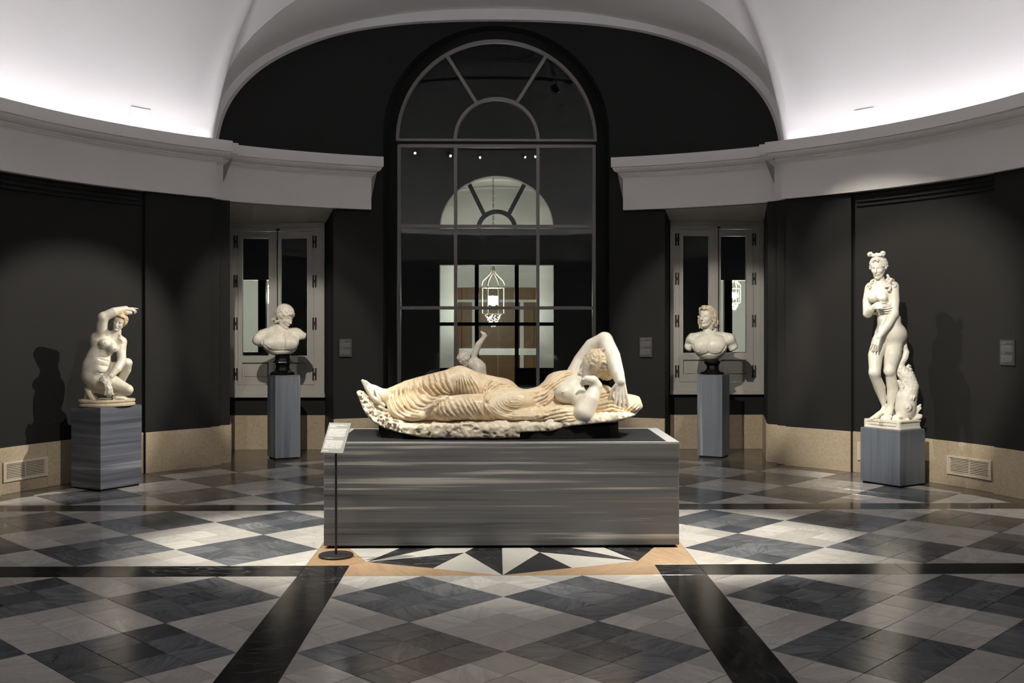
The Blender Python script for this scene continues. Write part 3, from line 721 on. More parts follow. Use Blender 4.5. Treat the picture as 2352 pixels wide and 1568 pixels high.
# ================================================================== the wing across the dark court
YF = 14.5; SF = (YF+8.37)/FPX
def fx(px): return -.043+(px-1140)*SF
def fz(py): return 1.7+(748-py)*SF
M['farwall'] = plain('far facade render', (.34, .33, .31), .8, .2); M['fardark'] = plain('far window iron', (.012, .012, .016), .6, .3)
M['farplaster'] = plain('far room plaster', (.68, .69, .655), .8, .2)
f = MB(); T = .3
cols = [(-9, fx(566)-.25), (fx(627)+.05, fx(1010)), (fx(1272), fx(1655)-.05), (fx(1714)+.25, 9)]
for a, b in cols: f.box((a, YF, -.3), (b, YF+T, 8))
zt, zb_ = fz(643), fz(808)
for a, b in ((fx(566)-.25, fx(627)+.05), (fx(1655)-.05, fx(1714)+.25)): f.box((a, YF, zt), (b, YF+T, 8)); f.box((a, YF, -.3), (b, YF+T, zb_))
f.box((fx(1010), YF, fz(608)), (fx(1272), YF+T, fz(525))); f.box((fx(1010), YF, -.3), (fx(1272), YF+T, fz(884)))
# arched head over the fanlight
RX, RZ = (fx(1272)-fx(1010))/2, fz(404)-fz(525); cx = fx(1141); n = 32; V = []; Fc = []
for y in (YF, YF+T):
    for t in np.linspace(0, math.pi, n+1): V += [(cx+RX*math.cos(t), y, fz(525)+RZ*math.sin(t)), (cx+RX*math.cos(t), y, 8)]
m = 2*(n+1)
for i in range(n): Fc += [(2*i, 2*i+1, 2*i+3, 2*i+2), (m+2*i+2, m+2*i+3, m+2*i+1, m+2*i), (2*i, 2*i+2, m+2*i+2, m+2*i)]
f.add(V, Fc); f.struct('wall_far', M['farwall'])
W4 = tag(bpy.data.objects.new('window_4', None), kind='structure'); COL.objects.link(W4); W4.location = (cx, YF, fz(884))
b = MB()
for p0, p1 in (((fx(1078), fz(423)), (fx(1112), fz(492))), ((fx(1204), fz(423)), (fx(1168), fz(492)))): b.bar((p0[0], YF+.1, p0[1]), (p1[0], YF+.1, p1[1]), .09, .1)
P_ = [];  n = 20
for t in np.linspace(0, math.pi, n):
    for r, y in ((.36, .05), (.46, .05), (.46, .15), (.36, .15)): P_.append((cx+r*math.cos(t), YF+y, fz(525)+r*.95*math.sin(t)))
b.add(P_, [(i*4+k, (i+1)*4+k, (i+1)*4+(k+1) % 4, i*4+(k+1) % 4) for i in range(n-1) for k in range(4)])
for px in (1095, 1187): b.box((fx(px)-.045, YF+.05, fz(884)), (fx(px)+.045, YF+.15, fz(608)))
b.box((fx(1010), YF+.05, fz(748)), (fx(1272), YF+.15, fz(740))); b.box((fx(1010), YF+.05, fz(884)), (fx(1095), YF+.15, fz(845))); b.box((fx(1187), YF+.05, fz(884)), (fx(1272), YF+.15, fz(845)))
b.obj('frame', M['fardark'], W4)
for a, c in ((1010, 1095), (1095, 1187), (1187, 1272)):
    for d, e in ((740, 608), (884, 748)): MB().box((fx(a), YF+.097, fz(d)), (fx(c), YF+.103, fz(e))).obj('pane', M['glass'], W4)
for nm, a, c, mu in (('window_5', 566, 627, 603), ('window_6', 1655, 1714, 1675.5)):
    x0, x1 = (fx(a)-.25, fx(c)+.05) if a < 1000 else (fx(a)-.05, fx(c)+.25)
    Wn = tag(bpy.data.objects.new(nm, None), kind='structure'); COL.objects.link(Wn); Wn.location = ((x0+x1)/2, YF, zb_)
    MB().box((fx(mu)-.085, YF+.02, zb_), (fx(mu)+.085, YF+.16, zt)).obj('mullion', M['fardark'], Wn)
    MB().box((x0, YF+.097, zb_), (fx(mu), YF+.103, zt)).obj('pane', M['glass'], Wn); MB().box((fx(mu), YF+.097, zb_), (x1, YF+.103, zt)).obj('pane', M['glass'], Wn)
# lit rooms behind it
r = MB(); r.box((-8, YF+5.5, -.3), (8, YF+5.7, 7)); r.box((-8.2, YF+T, -.3), (-8, YF+5.7, 7)); r.box((8, YF+T, -.3), (8.2, YF+5.7, 7))
for s in (-1, 1): r.box((s*1.02 if s > 0 else -3.6, YF+2.2, -.3), (3.6 if s > 0 else -1.02, YF+2.4, 4.6)); r.box((s*3.4 if s > 0 else -3.6, YF+T, -.3), (3.6 if s > 0 else -3.4, YF+2.4, 4.6))
r.struct('wall_far_room', M['farplaster'])
MB().box((-8.2, YF+T, -.34), (8.2, YF+5.7, -.3)).struct('floor_far_room', M['ring'])
V = []; Fc = []
for i, t in enumerate(np.linspace(0, math.pi, 25)): V += [(-3.6*math.cos(t), YF+T, 3.7+1.7*math.sin(t)), (-3.6*math.cos(t), YF+5.6, 3.7+1.7*math.sin(t))]
Fc = [(2*i, 2*i+2, 2*i+3, 2*i+1) for i in range(24)]; MB().add(V, Fc).struct('ceiling_far_room', M['farplaster'])
rb = MB()
for y in (YF+1.2, YF+2.7, YF+4.2):
    rb.tube([(-3.5*math.cos(t), y, 3.7+1.66*math.sin(t)) for t in np.linspace(.2, math.pi-.2, 24)], .05, 6)
rb.struct('trim_4', M['farplaster'])
MB().box((-8.2, YF+T, 3.35), (-3.6, YF+5.7, 3.4)).struct('ceiling_far_left', M['farplaster']); MB().box((3.6, YF+T, 3.35), (8.2, YF+5.7, 3.4)).struct('ceiling_far_right', M['farplaster'])
dw = tag(bpy.data.objects.new('door_1', None), kind='structure'); COL.objects.link(dw); dw.location = (0, YF+5.45, -.3)
for k in range(6): MB().box((-1.5+k*.5+.006, YF+5.38, -.3), (-1.5+(k+1)*.5-.006, YF+5.5, 2.75)).obj('plank', M['wood'], dw)
MB().box((-1.6, YF+5.34, 2.35), (1.6, YF+5.4, 2.42)).obj('lintel_strip', M['farplaster'], dw)
for s in (-1, 1): MB().box((s*.66-.05, YF+5.34, -.3), (s*.66+.05, YF+5.4, 2.35)).obj('jamb_strip', M['farplaster'], dw)
MB().box((-1.0, YF+3.4, .95), (1.0, YF+3.5, 1.12)).struct('trim_5', M['farplaster'])
bulb = emit('lantern bulbs', (1, .93, .78), 60.); brass = plain('pale brass', (.70, .62, .44), .35, .5, .3)
def lantern(x, y, z, s, lab, watt):
    t = thing('hanging_lantern', (x, y, z), lab, 'lantern'); n = 6; R = .26*s; H = .62*s
    fr = MB()
    for k in range(n):
        a = 2*math.pi*k/n; b_ = 2*math.pi*(k+1)/n; p = (x+R*math.cos(a), y+R*math.sin(a)); q = (x+R*math.cos(b_), y+R*math.sin(b_))
        fr.tube([(*p, z), (*p, z+H)], .012*s, 6); fr.tube([(*p, z), (*q, z)], .012*s, 6); fr.tube([(*p, z+H), (*q, z+H)], .012*s, 6)
    fr.obj('cage', brass, t)
    for k in range(n):
        a = 2*math.pi*k/n; P_ = [(x+R*math.cos(a)*c, y+R*math.sin(a)*c, z+H+h*s) for c, h in ((1, 0), (1.06, .08), (.95, .16), (.60, .25), (.26, .34), (.12, .43), (.05, .5))]; MB().tube(P_, .018*s, 6).obj('crown_arm', brass, t)
    for k in range(n):
        a = 2*math.pi*k/n; b_ = 2*math.pi*(k+1)/n; P_ = [(x+R*.97*math.cos(a), y+R*.97*math.sin(a), z), (x+R*.97*math.cos(b_), y+R*.97*math.sin(b_), z)]; V = P_+[(p[0], p[1], z+H) for p in P_]; MB().add(V, [(0, 1, 3, 2)]).obj('glass_side', M['glass'], t)
    for k in range(6):
        a = 2*math.pi*k/6+.4; MB().tube([(x+.09*s*math.cos(a), y+.09*s*math.sin(a), z+.22*s), (x+.09*s*math.cos(a), y+.09*s*math.sin(a), z+.42*s)], [.045*s, .03*s], 8).obj('bulb', bulb, t)
    dr = MB(); rr = random.Random(3)
    for k in range(130):
        h = rr.random(); q = .20*s*(1-h*.8); a = rr.random()*6.28; c = (x+q*math.cos(a), y+q*math.sin(a), z-.02*s-.30*s*h); dr.tube([(c[0], c[1], c[2]+.02*s), c, (c[0], c[1], c[2]-.025*s)], [.003, .016*s, .002], 5)
    dr.obj('crystal_drops', plain('cut crystal', (.85, .85, .82), .05, .9), t)['kind'] = 'stuff'
    ch = MB(); k = 0; zz = z+H+.5*s
    while zz < 5.3: ch.tube([(x+.02*math.cos(u)*(k % 2), y+.02*math.cos(u)*(1-k % 2), zz+.04+.045*math.sin(u)) for u in np.linspace(0, 6.28, 9)[:-1]], .006, 5, True); zz += .075; k += 1
    ch.obj('chain', M['iron'], t)
    ld = bpy.data.lights.new('lantern', 'POINT'); ld.energy = watt; ld.color = (1, .95, .84); ld.shadow_soft_size = .12; lo = bpy.data.objects.new('lantern', ld); COL.objects.link(lo); lo.parent = t; lo.location = (0, 0, .3*s)
lantern(fx(1133)*1.06, YF+1.6, 1.99, 1.0, 'lit brass lantern with crystal drops seen through the arched window', 560)
lantern(5.55, YF+1.1, 2.24, .55, 'small lit lantern glimpsed through the casement behind the long-haired bust', 300)
lantern(-5.22, YF+1.1, 2.22, .55, 'small lit lantern glimpsed through the casement behind the youth bust', 300)
MB().box((-14, 6.2, -.4), (14, YF, -.34)).struct('ground_court', M['farwall'])
# ================================================================== plinths and pedestals
def pedestal(c, a, b, h, nrm, mat, lab, lid=.035):
    az = math.atan2(nrm[0], -nrm[1]); t = thing('pedestal', (c[0], c[1], 0), lab, 'pedestal')
    Mx = Matrix.Translation((c[0], c[1], 0)) @ Matrix.Rotation(az, 4, 'Z')
    MB().box((-a/2+.02, -b/2+.02, 0), (a/2-.02, b/2-.02, .03), Mx).obj('foot', M['blackstand'], t)
    MB().cbox((-a/2, -b/2, .022), (a/2, b/2, h-lid), .003, Mx).obj('shaft', mat, t)
    MB().cbox((-a/2+.001, -b/2+.001, h-lid+.002), (a/2-.001, b/2-.001, h), .004, Mx).obj('top_slab', mat, t)
    MB().box((-a/2+.004, -b/2+.004, h-lid-.004), (a/2-.004, b/2-.004, h-lid+.004), Mx).obj('joint', M['grout'], t)
    return Mx
PV, PC, PA, PX = (4.227, 2.608), (-4.16, 2.52), (-2.776, 4.847), (2.784, 4.923)
def nrm(p): v = np.array([-p[0], -p[1]]); return v/np.linalg.norm(v)
MV = pedestal(PV, .505, .42, .60, nrm(PV), M['pedv'], 'low blue grey marble pedestal with upright banding under the standing nude')
MC = pedestal(PC, .52, .465, .86, nrm(PC), M['pedh'], 'slate blue marble pedestal with level banding under the crouching bather', .012)
MA = pedestal(PA, .33, .33, 1.07, nrm(PA), M['pedb'], 'tall slim grey marble pedestal under the youth bust', .016)
MX = pedestal(PX, .33, .33, 1.07, nrm(PX), M['pedb'], 'tall slim marble pedestal with a pale diagonal vein under the long-haired bust', .016)
t = thing('display_plinth', (0, 0, 0), 'long striped grey marble plinth on the floor star', 'plinth')
MB().box((-1.33, -.505, 0), (1.33, .505, .03)).obj('foot', M['blackstand'], t)
MB().cbox((-1.36, -.535, .022), (1.36, .535, .795), .004).obj('body', M['plinth'], t)
e = MB()
for lo, hi in (((-1.36, -.535, .796), (1.36, -.50, .81)), ((-1.36, .50, .796), (1.36, .535, .81)), ((-1.36, -.50, .796), (-1.27, .50, .81)), ((1.27, -.50, .796), (1.36, .50, .81))): e.box(lo, hi)
e.obj('edge_band', M['alu'], t); MB().box((-1.27, -.50, .796), (1.27, .50, .8085)).obj('top_slab', M['slate'], t)
# sign on a stand
S = (-1.225, -.80); t = thing('sign_stand', (*S, 0), 'grey printed text panel on a thin black stand before the plinth', 'sign stand')
sharp(MB().rev([(.001, 0), (.126, 0), (.128, .004), (.128, .014), (.124, .018), (.001, .018)], 0, 360, 40, full=True, c=S).obj('base', M['blackmetal'], t))
MB().tube([(*S, .016), (*S, .80)], .0088, 12).obj('pole', M['blackmetal'], t)
th = math.radians(38); me = meshdata('text_panel', *[(q.v, q.f) for q in [MB().cbox((-.088, -.004, -.13), (.088, .004, .13), .0015)]][0], label_mat('printed sign', (.15, .15, .145), (.52, .52, .50), 36, 26))
o = link('text_panel', me, t); o.location = (.003, -.01, .875); o.rotation_euler = (-th, math.radians(0), math.radians(-14))
MB().tube([(S[0], S[1], .79), (S[0], S[1]-.004, .86)], .012, 8).obj('bracket', M['blackmetal'], t)
# ================================================================== sculpting kit: implicit surfaces turned into meshes
class SDF:
    def __init__(s, lo, hi, h):
        s.lo = np.array(lo, float); s.h = h; n = np.ceil((np.array(hi)-s.lo)/h).astype(int)+1; s.n = n; s.d = np.full(n, 1., np.float32)
        s.ax = [(s.lo[i]+h*np.arange(n[i])).astype(np.float32) for i in range(3)]
    def sub(s, lo, hi, m):
        a = np.maximum(0, np.floor((np.asarray(lo)-m-s.lo)/s.h).astype(int)); b = np.minimum(s.n, np.ceil((np.asarray(hi)+m-s.lo)/s.h).astype(int)+1)
        if np.any(b <= a): return None
        sl = tuple(slice(a[i], b[i]) for i in range(3)); return sl, s.ax[0][sl[0]][:, None, None], s.ax[1][sl[1]][None, :, None], s.ax[2][sl[2]][None, None, :]
    def put(s, sl, dn, k, op):
        d = s.d[sl]
        if op == 'sub': d = -d
        if k > 0: 
            t = np.clip(.5+.5*(d-dn)/k, 0, 1); r = d*(1-t)+dn*t-k*t*(1-t)
        else: r = np.minimum(d, dn)
        s.d[sl] = -r if op == 'sub' else r
    @staticmethod
    def seg(X, Y, Z, a, b, ra, rb):
        ab = b-a; L = float(ab@ab)+1e-12
        t = np.clip(((X-a[0])*ab[0]+(Y-a[1])*ab[1]+(Z-a[2])*ab[2])/L, 0, 1).astype(np.float32)
        return np.sqrt((X-a[0]-t*ab[0])**2+(Y-a[1]-t*ab[1])**2+(Z-a[2]-t*ab[2])**2)-(ra+(rb-ra)*t)
    def chain(s, pts, rad, k=.02, op='add'):
        P = [np.asarray(p, np.float32) for p in pts]; R_ = list(rad) if hasattr(rad, '__len__') else [rad]*len(P)
        if len(P) == 1: P = P*2; R_ = R_*2
        rm = max(R_); g = s.sub(np.min(P, axis=0)-rm, np.max(P, axis=0)+rm, k+.03)
        if g is None: return
        sl, X, Y, Z = g; dn = None
        for i in range(len(P)-1):
            q = s.seg(X, Y, Z, P[i], P[i+1], R_[i], R_[i+1]); dn = q if dn is None else np.minimum(dn, q)
        s.put(sl, dn, k, op)
    def fold(s, pts, rad, k, op='add'):
        """a long thin ridge: segment by segment on small blocks, hard-unioned first"""
        tmp = {}
        P = [np.asarray(p, np.float32) for p in pts]; R_ = list(rad) if hasattr(rad, '__len__') else [rad]*len(P)
        rm = max(R_); g = s.sub(np.min(P, axis=0)-rm, np.max(P, axis=0)+rm, k+.01)
        if g is None: return
        sl, X, Y, Z = g; dn = np.full(s.d[sl].shape, 9., np.float32); o = [q.start for q in sl]
        for i in range(len(P)-1):
            g2 = s.sub(np.minimum(P[i], P[i+1])-rm, np.maximum(P[i], P[i+1])+rm, k+.01)
            if g2 is None: continue
            s2, X2, Y2, Z2 = g2; rel = tuple(slice(s2[j].start-o[j], s2[j].stop-o[j]) for j in range(3))
            dn[rel] = np.minimum(dn[rel], s.seg(X2, Y2, Z2, P[i], P[i+1], R_[i], R_[i+1]))
        s.put(sl, dn, k, op)
    def ell(s, c, r, B=None, k=.02, op='add'):
        """ellipsoid: centre, radii, B = 3x3 rows of local axes"""
        c = np.asarray(c, float); r = np.asarray(r, float) if hasattr(r, '__len__') else np.array([r]*3, float); rm = r.max()
        g = s.sub(c-rm, c+rm, k+.03)
        if g is None: return
        sl, X, Y, Z = g; X = X-c[0]; Y = Y-c[1]; Z = Z-c[2]
        if B is not None: B = np.asarray(B, np.float32); X, Y, Z = (B[0, 0]*X+B[0, 1]*Y+B[0, 2]*Z), (B[1, 0]*X+B[1, 1]*Y+B[1, 2]*Z), (B[2, 0]*X+B[2, 1]*Y+B[2, 2]*Z)
        k0 = np.sqrt((X/r[0])**2+(Y/r[1])**2+(Z/r[2])**2); k1 = np.sqrt((X/r[0]**2)**2+(Y/r[1]**2)**2+(Z/r[2]**2)**2)+1e-6
        s.put(sl, (k0*(k0-1)/k1).astype(np.float32), k, op)
    def rbox(s, c, hsz, B=None, rd=.02, k=.01, op='add'):
        c = np.asarray(c, float); hsz = np.asarray(hsz, float); rm = np.linalg.norm(hsz); g = s.sub(c-rm, c+rm, k+.03)
        if g is None: return
        sl, X, Y, Z = g; X = X-c[0]; Y = Y-c[1]; Z = Z-c[2]
        if B is not None: B = np.asarray(B, np.float32); X, Y, Z = (B[0, 0]*X+B[0, 1]*Y+B[0, 2]*Z), (B[1, 0]*X+B[1, 1]*Y+B[1, 2]*Z), (B[2, 0]*X+B[2, 1]*Y+B[2, 2]*Z)
        qx, qy, qz = abs(X)-hsz[0]+rd, abs(Y)-hsz[1]+rd, abs(Z)-hsz[2]+rd
        dn = np.sqrt(np.maximum(qx, 0)**2+np.maximum(qy, 0)**2+np.maximum(qz, 0)**2)+np.minimum(np.maximum(np.maximum(qx, qy), qz), 0)-rd
        s.put(sl, dn.astype(np.float32), k, op)
    def vnoise(s, L, seed):
        r = np.random.RandomState(seed); m = np.ceil(s.n*s.h/L).astype(int)+3; a = r.rand(*m).astype(np.float32)*2-1
        for i in range(3):
            x = np.arange(s.n[i])*s.h/L; f = np.floor(x).astype(int); t = (x-f).astype(np.float32); t = t*t*(3-2*t); sh = [1, 1, 1]; sh[i] = -1; t = t.reshape(sh)
            a = np.take(a, f, axis=i)*(1-t)+np.take(a, f+1, axis=i)*t
        return a
    def displace(s, amps, seed=0):
        for i, (L, A) in enumerate(amps): s.d += A*s.vnoise(L, seed+i)
    def poly(s, V, P2, k=.01, op='and', rd=0.):
        """cut to (or add) the outline P2 given in the view V's zoom pixels, prolonged along the line of sight"""
        u, v = V.uv(s.ax[0][:, None, None], s.ax[1][None, :, None], s.ax[2][None, None, :])
        P2 = np.array(P2, np.float32); dd = np.full(u.shape, 1e9, np.float32); ins = np.zeros(u.shape, bool); n = len(P2)
        for i in range(n):
            a, b = P2[i], P2[(i+1) % n]; e = b-a; wx_, wy_ = u-a[0], v-a[1]; t = np.clip((wx_*e[0]+wy_*e[1])/(e@e+1e-9), 0, 1)
            dd = np.minimum(dd, (wx_-e[0]*t)**2+(wy_-e[1]*t)**2)
            if a[1] != b[1]:
                c1 = (a[1] <= v) & (b[1] > v) | (b[1] <= v) & (a[1] > v); ins ^= c1 & (u < (v-a[1])*e[0]/e[1]+a[0])
        dn = np.where(ins, -1, 1)*np.sqrt(dd)*V.s-rd
        t = np.clip(.5-.5*(s.d-dn)/k, 0, 1); s.d = (s.d*(1-t)+dn*t+k*t*(1-t)).astype(np.float32)
    def above(s, z): s.d = np.maximum(s.d, (z-s.ax[2])[None, None, :].astype(np.float32))
    def at(s, P):
        q = ((np.asarray(P)-s.lo)/s.h); i = np.clip(np.floor(q).astype(int), 0, s.n-2); f = np.clip(q-i, 0, 1); r = 0
        for a in (0, 1):
            for b in (0, 1):
                for c in (0, 1): r = r+s.d[i[..., 0]+a, i[..., 1]+b, i[..., 2]+c]*np.where(a, f[..., 0], 1-f[..., 0])*np.where(b, f[..., 1], 1-f[..., 1])*np.where(c, f[..., 2], 1-f[..., 2])
        return r
    def front(s, V, uv, dmin=-.8, dmax=.7):
        """first surface point met by the line of sight through each zoom pixel"""
        ts = np.arange(dmin, dmax, .006); out = []
        for (a, b) in uv:
            p0, p1 = V.P(a, b, dmin), V.P(a, b, dmax); Q = p0+(p1-p0)*((ts-dmin)/(dmax-dmin))[:, None]; dv = s.at(Q); j = np.argmax(dv < 0)
            out.append(Q[j] if dv[j] < 0 else None)
        return out
    def mesh(s, relax=1):
        d = s.d; d[0], d[-1], d[:, 0], d[:, -1], d[:, :, 0], d[:, :, -1] = 1, 1, 1, 1, 1, 1
        g = d < 0; c = np.zeros(np.array(d.shape)-1, np.uint8)
        corners = [(a, b, e) for a in (0, 1) for b in (0, 1) for e in (0, 1)]
        for a, b, e in corners: c += g[a:g.shape[0]-1+a, b:g.shape[1]-1+b, e:g.shape[2]-1+e]
        act = (c > 0) & (c < 8); idx = np.argwhere(act); M_ = len(idx); vid = np.full(act.shape, -1, np.int32); vid[act] = np.arange(M_)
        acc = np.zeros((M_, 3), np.float32); cnt = np.zeros(M_, np.float32)
        for A in corners:
            for ax in range(3):
                if A[ax]: continue
                B_ = list(A); B_[ax] = 1; da = d[idx[:, 0]+A[0], idx[:, 1]+A[1], idx[:, 2]+A[2]]; db = d[idx[:, 0]+B_[0], idx[:, 1]+B_[1], idx[:, 2]+B_[2]]
                m = (da < 0) != (db < 0); t = da[m]/(da[m]-db[m]); p = np.tile(np.array(A, np.float32), (m.sum(), 1)); p[:, ax] += t; acc[m] += p; cnt[m] += 1
        V = (idx+acc/cnt[:, None]); Q = []
        for ax in range(3):
            o = [(ax+1) % 3, (ax+2) % 3]; lo = [0, 0, 0]; 
            sa = [slice(None)]*3; sb = [slice(None)]*3; sa[ax] = slice(0, -1); sb[ax] = slice(1, None)
            for q in o: sa[q] = slice(1, -1); sb[q] = slice(1, -1)
            ga = g[tuple(sa)]; gb = g[tuple(sb)]; e = np.argwhere(ga != gb); flip = ga[e[:, 0], e[:, 1], e[:, 2]]
            base = e.copy(); base[:, o[0]] += 1; base[:, o[1]] += 1
            def cell(d0, d1): q = base.copy(); q[:, o[0]] += d0; q[:, o[1]] += d1; return vid[q[:, 0], q[:, 1], q[:, 2]]
            f = np.stack([cell(-1, -1), cell(0, -1), cell(0, 0), cell(-1, 0)], 1); f[~flip] = f[~flip][:, ::-1]; Q.append(f)
        Q = np.concatenate(Q); Q = Q[(Q >= 0).all(1)]
        for _ in range(relax):
            sm = np.zeros_like(V); ct = np.zeros(M_)
            for i in range(4):
                a, b = Q[:, i], Q[:, (i+1) % 4]
                for ch in range(3): sm[:, ch] += np.bincount(a, V[b, ch], M_)+np.bincount(b, V[a, ch], M_)
                ct += np.bincount(a, minlength=M_)+np.bincount(b, minlength=M_)
            V = .68*V+.32*sm/np.maximum(ct, 1)[:, None]
        return (V*s.h+s.lo), Q
    def obj(s, name, mat, parent, relax=1):
        V, Q = s.mesh(relax); V = V-origin(parent); me = bpy.data.meshes.new(name)
        me.vertices.add(len(V)); me.vertices.foreach_set('co', V.astype(np.float32).ravel()); me.loops.add(Q.size); me.loops.foreach_set('vertex_index', Q.astype(np.int32).ravel())
        me.polygons.add(len(Q)); me.polygons.foreach_set('loop_start', np.arange(0, Q.size, 4, dtype=np.int32)); me.polygons.foreach_set('loop_total', np.full(len(Q), 4, np.int32))
        me.polygons.foreach_set('use_smooth', np.ones(len(Q), bool)); me.update(calc_edges=True); me.validate(); me.materials.append(mat); return link(name, me, parent)
class View:
    """turns a position measured in an enlargement of the photograph, plus a depth, into a point of the room"""
    def __init__(s, c, ox, oy, sc_, dz=0.):
        s.c = np.array(c, float); s.ox, s.oy, s.k = ox, oy, sc_; e = np.array([c[0]-CAM[0], c[1]-CAM[1], 0]); s.D = np.linalg.norm(e); s.e = e/s.D; s.r = np.array([s.e[1], -s.e[0], 0])
        cz = s.e@_fw; s.s = s.D*cz/FPX/sc_; s.dz = dz
    def P(s, x, y, d=0.): q = ray(s.ox+x/s.k, s.oy+y/s.k); p = CAM+q*((s.D+d)/(q@s.e)); return p+np.array([0, 0, s.dz])
    def R(s, px): return px*s.s
    def dirv(s, x, d, z): v = x*s.r+d*s.e+np.array([0, 0, z]); return v/np.linalg.norm(v)
    def uv(s, X, Y, Z):
        vx, vy, vz = X-CAM[0], Y-CAM[1], Z-s.dz-CAM[2]; z = vx*_fw[0]+vy*_fw[1]; return ((1176+FPX*(vx*_rt[0]+vy*_rt[1])/z)-s.ox)*s.k+0*vz, ((HORIZON-FPX*vz/z)-s.oy)*s.k
def basis(f, u):
    f = np.asarray(f, float); f = f/np.linalg.norm(f); u = np.asarray(u, float); u = u-f*(u@f); u /= np.linalg.norm(u); return np.array([np.cross(f, u), f, u])
def head(S, c, H, B, brow=1., beard=0, jaw=1.):
    """c: head centre, H: chin to crown, B rows: right, forward, up"""
    c = np.asarray(c, float); T = lambda x, y, z: c+H*(x*B[0]+y*B[1]+z*B[2])
    S.ell(T(0, -.08, .13), np.array([.33, .40, .37])*H, B, .02*H); S.ell(T(0, .06, -.10), np.array([.25*jaw, .275, .33])*H, B, .07*H); S.ell(T(0, .15, .15), np.array([.245, .185, .22])*H, B, .07*H)
    for s in (-1, 1):
        S.chain([T(s*.205*jaw, -.04, -.19), T(s*.145*jaw, .10, -.36), T(s*.04, .23, -.43)], [.06*H, .055*H, .055*H], .07*H)
        S.ell(T(s*.15, .20, -.11), .085*H, None, .07*H)
    S.ell(T(0, .245, -.42), np.array([.085, .075, .07])*H, B, .05*H); S.ell(T(0, .26, -.265), np.array([.11, .085, .085])*H, B, .05*H)
    for s in (-1, 1): S.ell(T(s*.12, .375, -.018), np.array([.085, .11, .058])*H, B, .03*H, 'sub')
    for s in (-1, 1):
        S.chain([T(s*.035, .325, .055), T(s*.12, .322, .082), T(s*.215, .245, .05)], [.020*H, .020*H, .016*H], .025*H)
        S.ell(T(s*.118, .235, -.015), np.array([.068, .065, .046])*H, B, .008*H)
        S.chain([T(s*.05, .283, -.012), T(s*.118, .305, .024), T(s*.185, .262, -.006)], .012*H, .006*H); S.chain([T(s*.055, .280, -.028), T(s*.118, .290, -.052), T(s*.18, .262, -.028)], .010*H, .008*H)
    S.chain([T(0, .315, .07), T(0, .360, -.03), T(0, .430, -.150)], [.032*H, .036*H, .046*H], .03*H)
    for s in (-1, 1): S.ell(T(s*.046, .372, -.160), .030*H, None, .02*H)
    S.chain([T(-.085, .318, -.258), T(-.03, .362, -.238), T(0, .364, -.245), T(.03, .362, -.238), T(.085, .318, -.258)], [.010*H, .020*H, .018*H, .020*H, .010*H], .012*H)
    S.chain([T(-.06, .325, -.292), T(0, .355, -.300), T(.06, .325, -.292)], [.014*H, .026*H, .014*H], .012*H)
    S.chain([T(-.085, .335, -.268), T(0, .392, -.269), T(.085, .335, -.268)], .0095*H, .005*H, 'sub'); S.ell(T(0, .355, -.345), np.array([.07, .04, .022])*H, B, .03*H, 'sub')
    for s in (-1, 1): S.ell(T(s*.315, -.05, -.05), np.array([.035, .07, .105])*H, B, .02*H)
    return T
def curls(S, T, H, seed, n, where, rad=(.04, .065), hole=.55, lift=.0, k=.012, gap=.17):
    """ring-shaped locks laid over the scalp; where(x,y,z) selects directions"""
    r = random.Random(seed); placed = []; tries = 0
    while len(placed) < n and tries < n*60:
        tries += 1; v = np.array([r.gauss(0, 1) for _ in range(3)]); v /= np.linalg.norm(v)
        if not where(*v): continue
        if any(np.linalg.norm(v-q) < gap for q in placed): continue
        placed.append(v)
    holes = []
    for v in placed:
        p = (v[0]*(.36+lift), -.09+v[1]*(.42+lift), .14+v[2]*(.385+lift)); a = r.uniform(*rad)*H; c = T(*p); o = T(p[0]+v[0]*.1, p[1]+v[1]*.1, p[2]+v[2]*.1)-c; o /= np.linalg.norm(o)
        u = np.cross(o, np.array([r.gauss(0, 1) for _ in range(3)])); u /= np.linalg.norm(u); w_ = np.cross(o, u); f0 = r.uniform(0, 6.28); tw = r.choice((-1, 1))
        S.chain([c+(u*math.cos(f0+tw*f)+w_*math.sin(f0+tw*f))*a*(.95-.12*f)+o*a*(.05+.07*f) for f in np.linspace(0, 5.6, 9)], [a*(.52-.03*i) for i in range(9)], k*H*.4)
def locks(S, T, H, paths, r0, r1, k=.01, wave=.02, seed=1):
    """wavy strands along paths given in head units"""
    g = random.Random(seed)
    for Pth in paths:
        Q = np.array(Pth, float); n = 10; t = np.linspace(0, len(Q)-1, n); P = np.c_[[np.interp(t, range(len(Q)), Q[:, i]) for i in range(3)]].T; ph = g.uniform(0, 6.28)
        for i in range(n): f = math.sin(ph+i*1.5)*wave*min(1, i/2); P[i] += np.array([f, f*.6, 0])
        S.chain([T(*p) for p in P], [(r0+(r1-r0)*i/(n-1))*H for i in range(n)], k*H)
